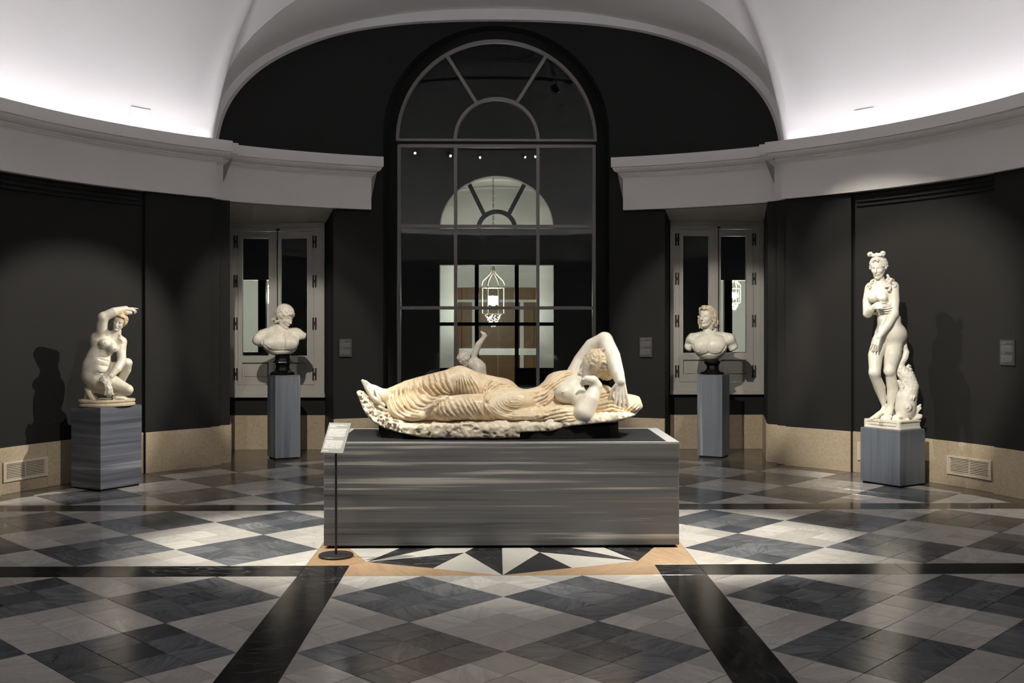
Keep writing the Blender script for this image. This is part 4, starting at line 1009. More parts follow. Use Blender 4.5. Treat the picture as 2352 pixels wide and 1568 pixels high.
def hand(S, wr, d, nr, L, curl=.35, spread=.16, thumb=1, fingers=4, k=.006, fr=None, curls_=None):
    """wrist, direction to the knuckles, palm normal (fingers bend that way), hand length"""
    wr = np.asarray(wr, float); d = np.asarray(d, float)/np.linalg.norm(d); nr = np.asarray(nr, float); nr = nr-d*(nr@d); nr /= np.linalg.norm(nr); sd = np.cross(d, nr)*thumb
    fr = fr or L*.047
    for i in range(4):
        o = (i-1.5); S.chain([wr+sd*o*L*.07+d*L*.03, wr+d*L*.47+sd*o*L*.118], [L*.085, L*.068], .03*L)
    ln = [.40, .45, .42, .33]
    for i in range(fingers):
        o = i-1.5; p = wr+d*L*.47+sd*(-o)*L*.122; dd = d+sd*(-o)*spread; dd /= np.linalg.norm(dd); c0 = (curls_[i] if curls_ else curl); P = [p]; a = c0*.5
        for j, f in enumerate((.44, .32, .26)): P.append(P[-1]+(math.cos(a)*dd+math.sin(a)*nr)*L*ln[i]*f*1.25); a += c0
        S.chain(P, [fr*1.1, fr*1.05, fr*.95, fr*.75], k)
    p = wr+d*L*.10+sd*L*.15; S.chain([p, p+(d*.55+sd*.55+nr*.35)*L*.22, p+(d*1.05+sd*.62+nr*.55)*L*.34, p+(d*1.5+sd*.55+nr*.75)*L*.42], [L*.085, L*.065, fr*1.15, fr*.85], .02*L)
def resample(P, n):
    P = np.array(P, float); s = np.r_[0, np.cumsum(np.hypot(*np.diff(P, axis=0).T))]; t = np.linspace(0, s[-1], n*4); C = np.c_[np.interp(t, s, P[:, 0]), np.interp(t, s, P[:, 1])]
    for _ in range(n): C[1:-1] = .25*C[:-2]+.5*C[1:-1]+.25*C[2:]
    return C[np.linspace(0, len(C)-1, n).astype(int)]
def family(curves, n, m=14):
    """n lines blended through the given guide lines"""
    G = [resample(c, m) for c in curves]; out = []
    for t in np.linspace(0, len(G)-1, n): i = min(int(t), len(G)-2); f = t-i; out.append(G[i]*(1-f)+G[i+1]*f)
    return out
def lay(S, V, lines, r, k, rng_, lift=.0, taper=True, jit=2.5, carve=True):
    """ridges laid on the front surface along lines measured in the enlargement, with furrows cut between them"""
    lines = [np.array(L)+np.array([[rng_.gauss(0, jit), rng_.gauss(0, jit)] for _ in L]) for L in lines]
    def runs(L, rr):
        pts = S.front(V, L); seg = []; out = []
        for p in pts:
            if p is None or (seg and np.linalg.norm(p-seg[-1]) > .12):
                if len(seg) > 2: out.append((seg, rr))
                seg = [] if p is None else [p]
            else: seg.append(p)
        if len(seg) > 2: out.append((seg, rr))
        return out
    ridges = []; furrows = []
    for L in lines: ridges += runs(L, r*rng_.uniform(.75, 1.25))
    if carve:
        for A_, B_ in zip(lines[:-1], lines[1:]): furrows += runs(.5*(A_+B_), r*rng_.uniform(.55, .95))
    def rad(rr, n): return [rr*(.4+.6*math.sin(math.pi*min(1, max(0, (i+.6)/n)))) if taper else rr for i in range(n)]
    for seg, rr in furrows:
        ra = rad(rr, len(seg)); S.fold([p-V.e*(a*.15) for p, a in zip(seg, ra)], ra, .004, 'sub')
    for seg, rr in ridges:
        ra = rad(rr, len(seg)); S.fold([p+V.e*(a*.05-lift) for p, a in zip(seg, ra)], ra, k*.45)
def text_mark(txt, size, p, nrm_, up, mat, parent, name='inventory_number'):
    cu = bpy.data.curves.new('t', 'FONT'); cu.body = txt; cu.size = size; cu.align_x = 'CENTER'; cu.align_y = 'CENTER'; cu.extrude = .0015; o = bpy.data.objects.new('t', cu); COL.objects.link(o)
    dg = bpy.context.evaluated_depsgraph_get(); me = bpy.data.meshes.new_from_object(o.evaluated_get(dg)); bpy.data.objects.remove(o); B = basis(np.asarray(nrm_), np.asarray(up)); me.materials.clear(); me.materials.append(mat)
    q = link(name, me, parent); R_ = Matrix(((-B[0][0], B[2][0], B[1][0]), (-B[0][1], B[2][1], B[1][1]), (-B[0][2], B[2][2], B[1][2]))); R_ = R_ if R_.determinant() > 0 else Matrix(((B[0][0], B[2][0], B[1][0]), (B[0][1], B[2][1], B[1][1]), (B[0][2], B[2][2], B[1][2])))
    q.matrix_local = Matrix.Translation(Vector(np.asarray(p)-origin(parent))) @ R_.to_4x4(); return q
# ================================================================== standing nude with dolphin (right pedestal)
def standing_nude():
    t = thing('marble_statue', (PV[0], PV[1], .60), 'standing nude marble goddess with topknot and upended dolphin on the low pedestal', 'statue')
    V = View((PV[0]-.02, PV[1], 0), 1960, 565, 7.127); P = lambda x, y, d=0.: V.P(x, y, d); r = V.R; o = 1461
    S = SDF((3.75, 2.15, .58), (4.72, 3.1, 2.55), .0042)
    # torso, turned towards the left
    S.ell(P(450, 780, .02), (r(185), .105, r(190)), [V.r, V.e, (0, 0, 1)], .03); S.ell(P(520, 1010, .03), (r(140), .10, r(170)), [V.r, V.e, (0, 0, 1)], .06)
    S.ell(P(585, 1200, .03), (r(185), .115, r(170)), [V.r, V.e, (0, 0, 1)], .06); S.ell(P(600, 1440, .03), (r(238), .135, r(210)), [V.r, V.e, (0, 0, 1)], .06)
    S.ell(P(740, 1470, .10), (r(130), .10, r(170)), None, .06); S.ell(P(520, 1380, -.06), (r(110), .05, r(120)), None, .05)
    S.chain([P(285, 660, .02), P(430, 640, .03), P(650, 650, .02)], [r(60), r(80), r(80)], .05)
    S.chain([P(440, 660, .02), P(425, 520, -.0)], [r(85), r(78)], .03)
    for x, y in ((315, 850), (480, 850)): S.ell(P(x, y, -.085), (r(75), .062, r(72)), None, .03); S.ell(P(x-12, y+14, -.146), .008, None, .006)
    # right arm, hand across the breast
    S.chain([P(262, 690, .02), P(225, 900, .015), P(232, 1100, -.03)], [r(72), r(70), r(72)], .025)
    S.chain([P(235, 1105, -.05), P(300, 1030, -.13), P(340, 990, -.155)], [r(66), r(52), r(42)], .02)
    hand(S, P(335, 992, -.160), V.dirv(.93, -.08, .12), V.dirv(.1, .85, -.35), .165, .16, .10, 1, k=.003, fr=.0068)
    # left arm in front of the hips
    S.chain([P(655, 690, .0), P(668, 900, -.01), P(660, 1110, -.04)], [r(88), r(86), r(76)], .03)
    S.chain([P(655, 1110, -.05), P(560, 1290, -.13), P(415, 1490, -.19)], [r(78), r(68), r(42)], .02)
    hand(S, P(410, 1500, -.195), V.dirv(-.35, -.05, -.93), V.dirv(.4, .8, .1), .165, .30, .12, -1, k=.003, fr=.0070)
    # legs
    S.chain([P(440, 1560, -.0), P(362, 1461+330, -.07), P(352, 1461+600, -.115)], [r(130), r(116), r(90)], .03)
    S.ell(P(345, o+610, -.125), (r(80), .055, r(85)), None, .03); S.chain([P(360, o+680, -.09), P(430, o+850, -.01), P(505, o+1150, .07)], [r(84), r(92), r(38)], .03)
    S.chain([P(515, o+1170, .075), P(470, o+1250, .04), P(380, o+1320, -.0), P(290, o+1358, -.03)], [r(38), r(42), r(44), r(22)], .02)
    S.chain([P(640, 1570, .04), P(640, o+300, .01), P(595, o+560, -.02)], [r(170), r(140), r(92)], .022)
    S.ell(P(590, o+590, -.06), (r(88), .055, r(85)), None, .03); S.chain([P(612, o+660, -.02), P(645, o+860, .03), P(608, o+1150, .03)], [r(84), r(92), r(50)], .02)
    S.chain([P(600, o+1180, .04), P(575, o+1280, -.0), P(545, o+1345, -.06)], [r(52), r(66), r(62)], .03)
    for i in range(5): S.chain([P(545+(i-2)*34, o+1330, -.06), P(525+(i-2)*34, o+1385-abs(i-1)*4, -.125+.008*i)], [r(22), r(17)], .008)
    S.chain([P(610, o+1190, .06), P(640, o+1330, .08)], [r(50), r(46)], .03)
    for i in range(4): S.chain([P(330-i*4, o+1335+i*8, -.02-.012*i), P(278+i*8, o+1362+i*4, -.03-.014*i)], [r(18), r(13)], .006)
    # head
    B = basis(V.dirv(-.30, -.92, -.18), V.dirv(-.06, -.15, 1)); T = head(S, P(408, 352, -.035), r(366), B)
    S.obj('figure', M['ven_skin'], t)
    # hair with the looped topknot and locks on the shoulders
    Hh = r(366); G = SDF((3.9, 2.3, 1.95), (4.6, 3.0, 2.60), .0042)
    G.ell(T(0, -.10, .17), np.array([.365, .42, .37])*Hh, B, .01); G.ell(T(0, .42, -.10), np.array([.27, .30, .34])*Hh, B, .01, 'sub'); G.ell(T(0, .05, -.50), np.array([.5, .5, .30])*Hh, B, .02, 'sub')
    curls(G, T, Hh, 4, 70, lambda x, y, z: z > -.25 and not (y > .55 and z < .55) and not (y > .35 and z < .35 and abs(x) < .6), (.045, .062), .5, .0, .012, .2)
    for s_ in (-1, 1):
        for i in range(8): a = i/7; curl_c = T(s_*(.06+.28*a), .33-.34*a+.03*math.sin(i*2), .40-.42*a); G.ell(curl_c, (.055+.010*math.sin(i*2))*Hh, None, .004); G.ell(T(s_*(.09+.29*a), .27-.34*a, .43-.38*a), .055*Hh, None, .004)
        rr = random.Random(6+s_)
        for i in range(26):
            f = i/25; G.ell(T(s_*(.03+.27*f)+rr.uniform(-.02, .02), .10+rr.uniform(-.07, .07), .53+.13*f*f+rr.uniform(-.05, .05)+.02), rr.uniform(.035, .055)*Hh, None, .003)
        for i in range(16):
            a = rr.uniform(0, 6.28); G.ell(T(s_*(.29+.07*math.cos(a)), .10+rr.uniform(-.07, .07), .63+.08*math.sin(a)), rr.uniform(.035, .05)*Hh, None, .003)
    G.chain([T(0, .08, .56), T(0, .0, .42)], [.12*Hh, .2*Hh], .01); G.chain([T(0, -.42, -.05), T(0, -.38, -.35)], [.17*Hh, .09*Hh], .02)
    for pts in ([(575, 530), (540, 560), (590, 590), (620, 540), (655, 560), (640, 600)], [(590, 600), (530, 630), (530, 665), (575, 655), (600, 620)], [(600, 640), (605, 690), (580, 725), (600, 735)], [(640, 600), (685, 620), (690, 650), (655, 680)], [(560, 480), (580, 520), (610, 545)]):
        G.chain([P(x, y, -.085+.03*(x > 620)) for x, y in pts], [r(22)]*(len(pts)-1)+[r(13)], .004)
    for pts in ([(330, 550), (290, 575), (285, 610), (320, 600)], [(290, 600), (240, 620), (240, 650), (270, 640)], [(270, 630), (285, 665), (262, 690)]): G.chain([P(x, y, -.045) for x, y in pts], r(16), .004)
    G.obj('hair', M['ari_skin'], t)
    # arm ring between elbow and waist
    A = SDF((3.85, 2.3, 1.5), (4.3, 2.9, 1.95), .005); A.chain([P(300, 1100, -.03), P(400, 1105, -.0)], .018, .005); A.displace([(.02, .003)], 3); A.obj('strut', M['ari_hair'], t)
    # dolphin standing on its snout
    F = SDF((4.0, 2.2, .62), (4.75, 3.1, 1.55), .0055); q = lambda x, y, d=0.: P(x, y+o, d+.03)
    F.chain([q(690, 1365, -.06), q(770, 1340, -.04), q(850, 1200, .0), q(870, 1020, .02), q(930, 850, .05), q(880, 690, .05), q(770, 560, .04), q(760, 470, .04), q(840, 360, .05), q(865, 280, .06), q(830, 190, .06)], [r(62), r(85), r(165), r(168), r(138), r(128), r(92), r(72), r(60), r(52), r(40)], .02)
    F.chain([q(830, 200, .06), q(790, 110, .03), q(745, 45, .0)], [r(38), r(36), r(12)], .02); F.chain([q(840, 190, .06), q(845, 90, .08), q(842, 5, .09)], [r(36), r(34), r(10)], .02)
    F.chain([q(630, 1378, -.07), q(720, 1385, -.07), q(900, 1375, -.06)], [r(20), r(30), r(20)], .01); F.chain([q(650, 1392, -.10), q(760, 1372, -.115), q(905, 1360, -.10)], .006, .004, 'sub')
    F.ell(q(770, 1330, -.115), (r(32), .02, r(18)), None, .006); F.ell(q(772, 1330, -.138), r(11), None, .004, 'sub')
    F.ell(q(885, 1180, -.085), (r(75), .05, r(80)), None, .012); F.ell(q(885, 1180, -.145), (r(48), .03, r(52)), None, .01, 'sub'); F.ell(q(880, 1180, -.125), r(32), None, .008)
    F.chain([q(690, 762, .0), q(740, 755, -.03), q(800, 820, -.03), q(800, 950, -.05)], [r(22), r(30), r(36), r(20)], .01)
    for i in range(4): F.chain([q(745+10*i, 800+38*i, -.02), q(800, 860+40*i, -.05)], [r(14), r(20)], .006)
    for i in range(4): F.chain([q(1000-40*i, 990+6*i, -.075), q(985-40*i, 1050, -.085)], [r(17), r(10)], .006)
    for i in range(5): F.chain([q(880+28*i, 560+45*i-12, .06), q(905+27*i, 470+55*i+20, .07), q(945+20*i, 505+55*i, .08)], [r(30), r(22), r(9)], .008)
    for a, b in (((1000, 1230), (1095, 1140)), ((940, 1310), (1035, 1262)), ((950, 1330), (1045, 1290)), ((1010, 1320), (1110, 1310)), ((1000, 1290), (1100, 1190))): F.chain([q(*a, .02), q(*b, .03)], [r(30), r(20)], .012)
    F.chain([q(960, 1345, .02), q(1080, 1340, .03)], [r(40), r(40)], .02); F.chain([q(905, 1360, -.07), q(918, 1400, -.07), q(890, 1405, -.08)], r(10), .004)
    # scales on the back
    rr = random.Random(2); sc_l = []
    for i in range(150):
        u = rr.uniform(0, 1); c = np.array([(930, 850), (880, 690), (790, 580)])[min(2, int(u*3))]+np.array([rr.uniform(-110, 110), rr.uniform(-95, 95)]); sc_l.append(c)
    for p in F.front(V, [(c[0], c[1]+o) for c in sc_l]):
        if p is not None: F.ell(p, (r(17), .006, r(12)), None, .003)
    F.obj('dolphin', M['ven_skin'], t)
    # carved slab
    b = MB(); a_, b_ = .445, .34; b.cbox((-a_/2, -b_/2, .60), (a_/2, b_/2, .695), .006, MV); sl = b.obj('slab', M['ven_skin'], t)
    fr = MB()
    for (x0, z0, x1, z1) in ((-a_/2, .604, a_/2, .622), (-a_/2, .672, a_/2, .694), (-a_/2, .622, -a_/2+.03, .672), (a_/2-.03, .622, a_/2, .672), (-a_/2+.05, .640, a_/2-.05, .656)): fr.box((x0, -b_/2-.010, z0), (x1, -b_/2, z1), MV)
    fr.box((a_/2, -b_/2, .604), (a_/2+.008, b_/2, .622), MV); fr.box((a_/2, -b_/2, .68), (a_/2+.008, b_/2, .694), MV); fr.obj('slab_moulding', M['ven_skin'], sl)
    c = MV @ Vector((0, -b_/2-.0115, .648)); n3 = (MV.to_3x3() @ Vector((0, -1, 0))); text_mark('LL', .05, c, n3, (0, 0, 1), M['blueink'], sl)
standing_nude()
# ================================================================== reclining sleeper on the central plinth
def sleeper():
    t = thing('marble_statue', (0, 0, .81), 'reclining draped marble woman asleep with one arm over her head on the long plinth', 'statue')
    V = View((0, 0, 0), 800, 740, 3.36); P = lambda x, y, d=0.: V.P(x, y, d); r = V.R; BV = [V.r, V.e, (0, 0, 1)]; rg = random.Random(11)
    # black stand under the block
    st = MB(); pr = []
    for x, d in ((235, -.17), (420, -.27), (700, -.31), (1300, -.33), (1700, -.31), (2020, -.22), (2084, -.1), (2084, .22), (1800, .33), (700, .33), (330, .25), (235, .1)): p = V.P(x, 867, d); pr.append((p[0], p[1]))
    Vv, Fc = prism(pr, .8102, .905, .002); mobj('stand', Vv, Fc, M['blackstand'], t)
    # marble block
    S = SDF((-1.22, -.55, .79), (1.24, .50, 1.35), .0070)
    S.chain([P(420, 815, -.14), P(700, 835, -.19), P(1000, 838, -.20), P(1290, 835, -.20)], [.055, .065, .068, .062], .03)
    for x, d in ((560, -.05), (800, -.08), (1050, -.08), (1250, -.08)): S.rbox(P(x, 815, d+.02), (.16, .30, .062), None, .04, .04)
    S.rbox(P(900, 805, .06), (.55, .30, .06), None, .04, .04)
    S.chain([P(110, 580, .05), P(200, 700, .0), P(320, 765, -.05), P(450, 805, -.08)], [.045, .062, .065, .06], .02); S.chain([P(100, 585, .22), P(220, 705, .22), P(360, 770, .22), P(500, 800, .2)], [.05, .075, .075, .07], .05)
    S.chain([P(85, 555, .03), P(160, 670, -.10), P(260, 765, -.20), P(400, 808, -.24)], [.03, .045, .05, .05], .03)
    for x, y, d in ((1450, 790, -.02), (1650, 770, 0), (1850, 750, .0), (2040, 725, .0)): S.rbox(P(x, y, d), (.15, .32, .05), None, .04, .04)
    S.chain([P(1400, 812, -.26), P(1600, 790, -.27), P(1800, 768, -.26), P(2000, 745, -.22), P(2180, 700, -.12), P(2225, 640, .0)], [.03, .035, .035, .035, .04, .035], .02)
    S.displace([(.05, .009), (.022, .006), (.012, .004)], 7)
    # rougher hewn end and hollow in the block's front
    rr = random.Random(4)
    for i in range(260):
        a = rr.random(); x = 75+300*a+rr.uniform(-25, 40); y = 575+225*a**.8+rr.uniform(-30, 55)
        for p in S.front(V, [(x, y)]):
            if p is not None: S.ell(p-V.e*.004, (rr.uniform(.006, .014), .012, rr.uniform(.006, .016)), None, .004, 'sub')
    for x, y, a in ((930, 805, 20), (985, 825, 12), (900, 800, 12), (1050, 850, 10), (540, 850, 10), (620, 870, 9), (1130, 860, 8), (400, 800, 10)):
        for p in S.front(V, [(x, y)]):
            if p is not None: S.ell(p, (r(a*1.5), .02, r(a*.8)), None, .012, 'sub')
    S.poly(V, [(55, 520), (150, 515), (400, 690), (1000, 640), (2300, 500), (2262, 620), (2235, 712), (2090, 762), (1720, 800), (1560, 842), (1400, 846), (1328, 850), (1324, 897), (800, 900), (560, 890), (400, 853), (290, 823), (200, 778), (128, 705)], .012)
    S.above(.8125); S.obj('marble_block', M['ari_rock'], t, 1)
    # drapery: legs, hips, belly, fallen cloth
    C = SDF((-1.0, -.56, .80), (1.26, .46, 1.40), .0050)
    C.chain([P(320, 580, .02), P(470, 545, .02), P(640, 510, .03), P(860, 455, .05)], [r(72), r(100), r(112), r(112)], .03); C.chain([P(860, 455, .05), P(1010, 520, .05), P(1180, 570, .06)], [r(112), r(128), r(140)], .04)
    C.chain([P(1150, 655, -.14), P(900, 655, -.22), P(730, 665, -.24)], [r(110), r(98), r(90)], .03); C.chain([P(730, 670, -.22), P(560, 660, -.12), P(380, 640, -.05)], [r(88), r(95), r(65)], .04)
    C.ell(P(480, 660, -.05), (r(170), .20, r(100)), BV, .04); C.ell(P(520, 715, -.12), (r(150), .17, r(45)), BV, .03)
    C.ell(P(1180, 600, -.0), (r(150), .20, r(145)), BV, .05); C.ell(P(1290, 620, -.09), (r(170), .15, r(105)), BV, .05); C.ell(P(1350, 630, .02), (r(160), .17, r(110)), BV, .05)
    C.ell(P(1500, 600, .0), (r(150), .17, r(105)), BV, .05); C.ell(P(1620, 545, .03), (r(150), .16, r(125)), BV, .05); C.ell(P(1640, 450, .08), (r(120), .12, r(75)), BV, .04)
    C.chain([P(1540, 500, .02), P(1640, 420, .03), P(1770, 385, .05)], [r(45), r(42), r(30)], .03)
    C.ell(P(1450, 715, -.14), (r(260), .16, r(55)), BV, .04); C.ell(P(1650, 700, -.16), (r(180), .14, r(65)), BV, .04); C.ell(P(1700, 745, -.22), (r(190), .10, r(40)), BV, .03)
    C.ell(P(2020, 660, .0), (r(190), .22, r(110)), BV, .04); C.ell(P(2150, 640, .02), (r(110), .20, r(75)), BV, .03); C.ell(P(1960, 590, .03), (r(110), .16, r(110)), BV, .04); C.ell(P(2000, 730, -.16), (r(140), .12, r(42)), BV, .03)
    C.chain([P(2120, 590, .0), P(2230, 590, .05), P(2248, 650, .05)], [r(40), r(22), r(22)], .03)
    rg_ = rg
    for seg in [C.front(V, resample([(1050, 585), (930, 568), (820, 572), (740, 596), (690, 618), (640, 690), (600, 750)], 18))]: C.fold([q+V.e*(-.004) for q in seg if q is not None], [r(6)+r(12)*math.sin(math.pi*(i+1)/20) for i in range(len([q for q in seg if q is not None]))], .02, 'sub')
    def L(cs, n, rad, k=.010, lift=.002, m=22, jit=1.1): lay(C, V, family(cs, n, m), r(rad), k, rg_, lift, True, jit)
    # swags over the shins
    L([[(322, 505), (318, 600), (345, 690), (430, 742), (520, 752), (610, 725), (690, 615)], [(395, 482), (385, 590), (450, 690), (540, 720), (630, 680), (720, 600)], [(470, 458), (470, 560), (530, 640), (610, 655), (700, 610), (775, 572)], [(560, 430), (580, 520), (640, 580), (710, 590), (790, 562)], [(650, 402), (670, 480), (720, 545), (800, 560)], [(750, 375), (770, 450), (800, 520), (818, 553)]], 13, 13, .006, .003)
    L([[(345, 500), (340, 560), (350, 620)], [(420, 476), (425, 540), (450, 600)], [(540, 435), (560, 490), (600, 540)], [(680, 392), (700, 440), (720, 490)]], 9, 7, .006, .002, 8)
    # thigh of the raised leg
    L([[(822, 552), (825, 470), (845, 380)], [(880, 560), (870, 470), (865, 370)], [(960, 575), (930, 480), (885, 380)], [(1030, 580), (1005, 500), (925, 385)]], 8, 7, .007, .002, 12)
    # lower thigh
    L([[(690, 612), (668, 680), (700, 745)], [(715, 600), (740, 690), (830, 748)], [(800, 585), (850, 680), (930, 750)], [(890, 580), (940, 670), (1010, 752)], [(960, 585), (1010, 670), (1060, 748)]], 10, 7.5, .007, .002, 12)
    L([[(690, 615), (660, 690), (600, 752)], [(660, 660), (640, 720), (700, 752)]], 3, 9)
    # girdle cloth at the hip, knot and hanging folds
    L([[(1062, 592), (1042, 540), (1075, 470), (1130, 425)], [(1070, 590), (1075, 520), (1140, 460), (1220, 470)], [(1078, 592), (1110, 530), (1200, 488), (1300, 510)]], 4, 11, .004, .003)
    L([[(1060, 600), (1062, 680), (1085, 752)], [(1068, 602), (1100, 690), (1180, 748)], [(1075, 602), (1140, 690), (1260, 742)]], 5, 11, .004, .003)
    C.ell(P(1070, 597, -.27), r(17), None, .012)
    L([[(1090, 745), (1300, 748), (1500, 715), (1720, 660)], [(1150, 725), (1320, 728), (1500, 690), (1600, 650)]], 3, 10, .004, .003)
    # ripples round the navel
    for k in range(9):
        rx, ry = 42+k*33, 14+k*16.5; cx, cy = 1285+k*9, 605+k*1.5; lay(C, V, [[(cx+rx*math.cos(a), cy-ry*math.sin(a)) for a in np.linspace(.75 if k < 4 else 1.2, 2*math.pi-.75 if k < 4 else 2*math.pi-1.2, 26)]], r(8), .004, rg_, .001, True, 1.0)
    # across the breast to the shoulder
    L([[(1330, 522), (1440, 520), (1540, 480), (1640, 402), (1775, 370)], [(1400, 560), (1490, 545), (1570, 478), (1660, 420), (1785, 385)], [(1440, 600), (1520, 565), (1600, 490), (1700, 425)], [(1450, 640), (1530, 600), (1590, 530)]], 5, 9.5, .004, .003)
    L([[(1430, 660), (1520, 630), (1590, 565)], [(1440, 690), (1550, 650), (1610, 612)], [(1450, 715), (1590, 672), (1730, 655)]], 3, 9.5, .004, .003)
    # cloth fallen to the ground below elbow and breast
    L([[(1330, 757), (1450, 738), (1580, 700), (1735, 682)], [(1360, 785), (1490, 765), (1610, 735), (1745, 718)], [(1400, 812), (1530, 800), (1640, 775), (1745, 752)]], 4, 9.5, .004, .003, 20, 2.5)
    L([[(1470, 835), (1540, 790), (1600, 750)], [(1560, 835), (1620, 795), (1700, 765)], [(1650, 812), (1720, 788), (1765, 778)]], 4, 9, .004, .003, 10, 1.5)
    # cushion of cloth on the right
    L([[(1925, 560), (2010, 530), (2060, 560)], [(1925, 600), (2020, 575), (2090, 610)], [(1925, 650), (2040, 625), (2120, 650)], [(1915, 700), (2030, 675), (2110, 690)], [(1890, 745), (2000, 735), (2100, 720)]], 8, 9.5, .004, .003, 14, 2.5)
    L([[(2115, 690), (2150, 610), (2165, 570)], [(2125, 695), (2190, 630), (2225, 590)], [(2130, 700), (2205, 670), (2245, 640)], [(2130, 715), (2200, 705), (2240, 685)]], 6, 9.5, .004, .003, 12, 2)
    L([[(1900, 760), (1960, 740), (1990, 760)], [(1980, 765), (2060, 735), (2100, 745)]], 4, 8, .006, .0, 8, 2)
    lay(C, V, [[(1045, 578), (930, 562), (820, 566), (740, 590), (690, 612)]], r(13), .006, rg_, .0, True, .5) if False else None
    C.displace([(.03, .0012)], 3); C.above(.8125); C.obj('drapery', M['ari_cloth'], t, 1)
    # bare body: breast, arms, foot, face
    F = SDF((.30, -.55, .85), (1.15, .42, 1.72), .0048)
    F.ell(P(1700, 555, -.02), (r(120), .14, r(105)), BV, .03); F.ell(P(1668, 548, -.135), (r(74), .085, r(70)), BV, .055); F.ell(P(1655, 538, -.222), .008, None, .006); F.ell(P(1725, 480, -.0), (r(85), .12, r(70)), BV, .03)
    F.chain([P(1755, 560, -.05), P(1830, 640, -.20), P(1815, 700, -.26)], [r(82), r(80), r(72)], .03)
    F.chain([P(1815, 705, -.27), P(1868, 600, -.24), P(1910, 505, -.20)], [r(73), r(66), r(46)], .025)
    F.chain([P(1915, 490, -.20), P(1890, 452, -.21), P(1840, 440, -.23)], [r(44), r(40), r(30)], .015)
    for i in range(4): F.chain([P(1850, 440+i*9, -.235+i*.018), P(1812, 442+i*10, -.245+i*.018), P(1797+i*3, 470+i*7, -.235+i*.016)], [r(15), r(13), r(10)], .004)
    # raised arm
    F.chain([P(1745, 420, .08), P(1800, 300, .11), P(1880, 185, .09), P(1975, 135, .04)], [r(75), r(66), r(60), r(58)], .03)
    F.chain([P(1980, 140, .04), P(2035, 260, -.05), P(2080, 400, -.15), P(2098, 455, -.185)], [r(62), r(64), r(50), r(40)], .02)
    hand(F, P(2100, 462, -.19), V.dirv(.05, -.12, -1), V.dirv(-.1, .95, .05), r(205), .16, .10, -1, k=.003, fr=r(12))
    F.chain([P(1750, 470, .06), P(1800, 420, .03), P(1840, 390, .02)], [r(70), r(52), r(48)], .03)
    B = basis(V.dirv(-.93, -.30, -.02), V.dirv(.34, -.30, 1)); Hh = r(265); T = head(F, P(1893, 352, -.0), Hh, B)
    F.obj('figure', M['ari_skin'], t, 1)
    # foot with sandal
    K = SDF((-1.15, -.3, .95), (-.75, .3, 1.35), .0055)
    K.chain([P(330, 575, .02), P(250, 560, .03), P(200, 530, .04)], [r(60), r(52), r(46)], .02); K.chain([P(235, 590, .02), P(170, 515, .03), P(128, 465, .03)], [r(50), r(38), r(20)], .02)
    for i in range(4): K.chain([P(135+i*6, 470+i*3, .01+.025*i), P(110+i*9, 452+i*2, .005+.027*i)], [r(13), r(11)], .004)
    K.obj('foot', M['ari_skin'], t, 1)
    Sd = SDF((-1.2, -.3, .95), (-.8, .3, 1.35), .0055)
    for d in (-.035, .02, .075): Sd.chain([P(112, 452, d), P(140, 505, d), P(190, 580, d-.01), P(275, 640, d-.02)], [r(13), r(16), r(17), r(15)], .01)
    for a in ([(225, 535, -.01), (240, 575, -.035), (255, 610, -.04)], [(208, 520, -.005), (225, 570, -.03), (240, 605, -.04)], [(195, 505, .0), (190, 555, -.03)]): Sd.chain([P(x, y, d-.02) for x, y, d in a], r(7), .004)
    Sd.obj('sandal', M['ari_skin'], t, 1)
    # hair: crinkled cap with a fillet
    G = SDF((.58, -.25, 1.05), (1.15, .35, 1.52), .0050)
    G.ell(T(0, -.12, .15), np.array([.40, .45, .42])*Hh, B, .01); G.ell(T(0, -.42, -.06), np.array([.33, .28, .32])*Hh, B, .03); G.ell(T(0, .42, -.12), np.array([.30, .32, .36])*Hh, B, .01, 'sub')
    for k in range(70):
        v = np.array([rg.gauss(0, 1) for _ in range(3)]); v /= np.linalg.norm(v)
        if v[1] > .35: continue
        c = T(v[0]*.37, -.13+v[1]*.43, .16+v[2]*.40); e_ = T(v[0]*.37+rg.uniform(-.1, .1), -.23+v[1]*.43, .16+v[2]*.40+rg.uniform(-.12, .12)); G.chain([c, e_], .014, .004)
    G.displace([(.018, .006), (.010, .004)], 5)
    for w_ in (-.02, .06): G.chain([T(.385*math.cos(a), .12-.10*math.sin(a)-.1+w_*0, .17+.39*math.sin(a)) for a in np.linspace(-.4, math.pi+.4, 16)], .010, .006)
    G.chain([T(-.40, -.28, .10), T(-.33, -.46, .12)], [.018, .014], .01)
    G.obj('hair', M['ari_hair'], t, 1)
    p = S.front(V, [(843, 806)])[0]; text_mark('167', .034, p-V.e*.006, -V.e, (0, 0, 1), M['ink'], t)
sleeper()
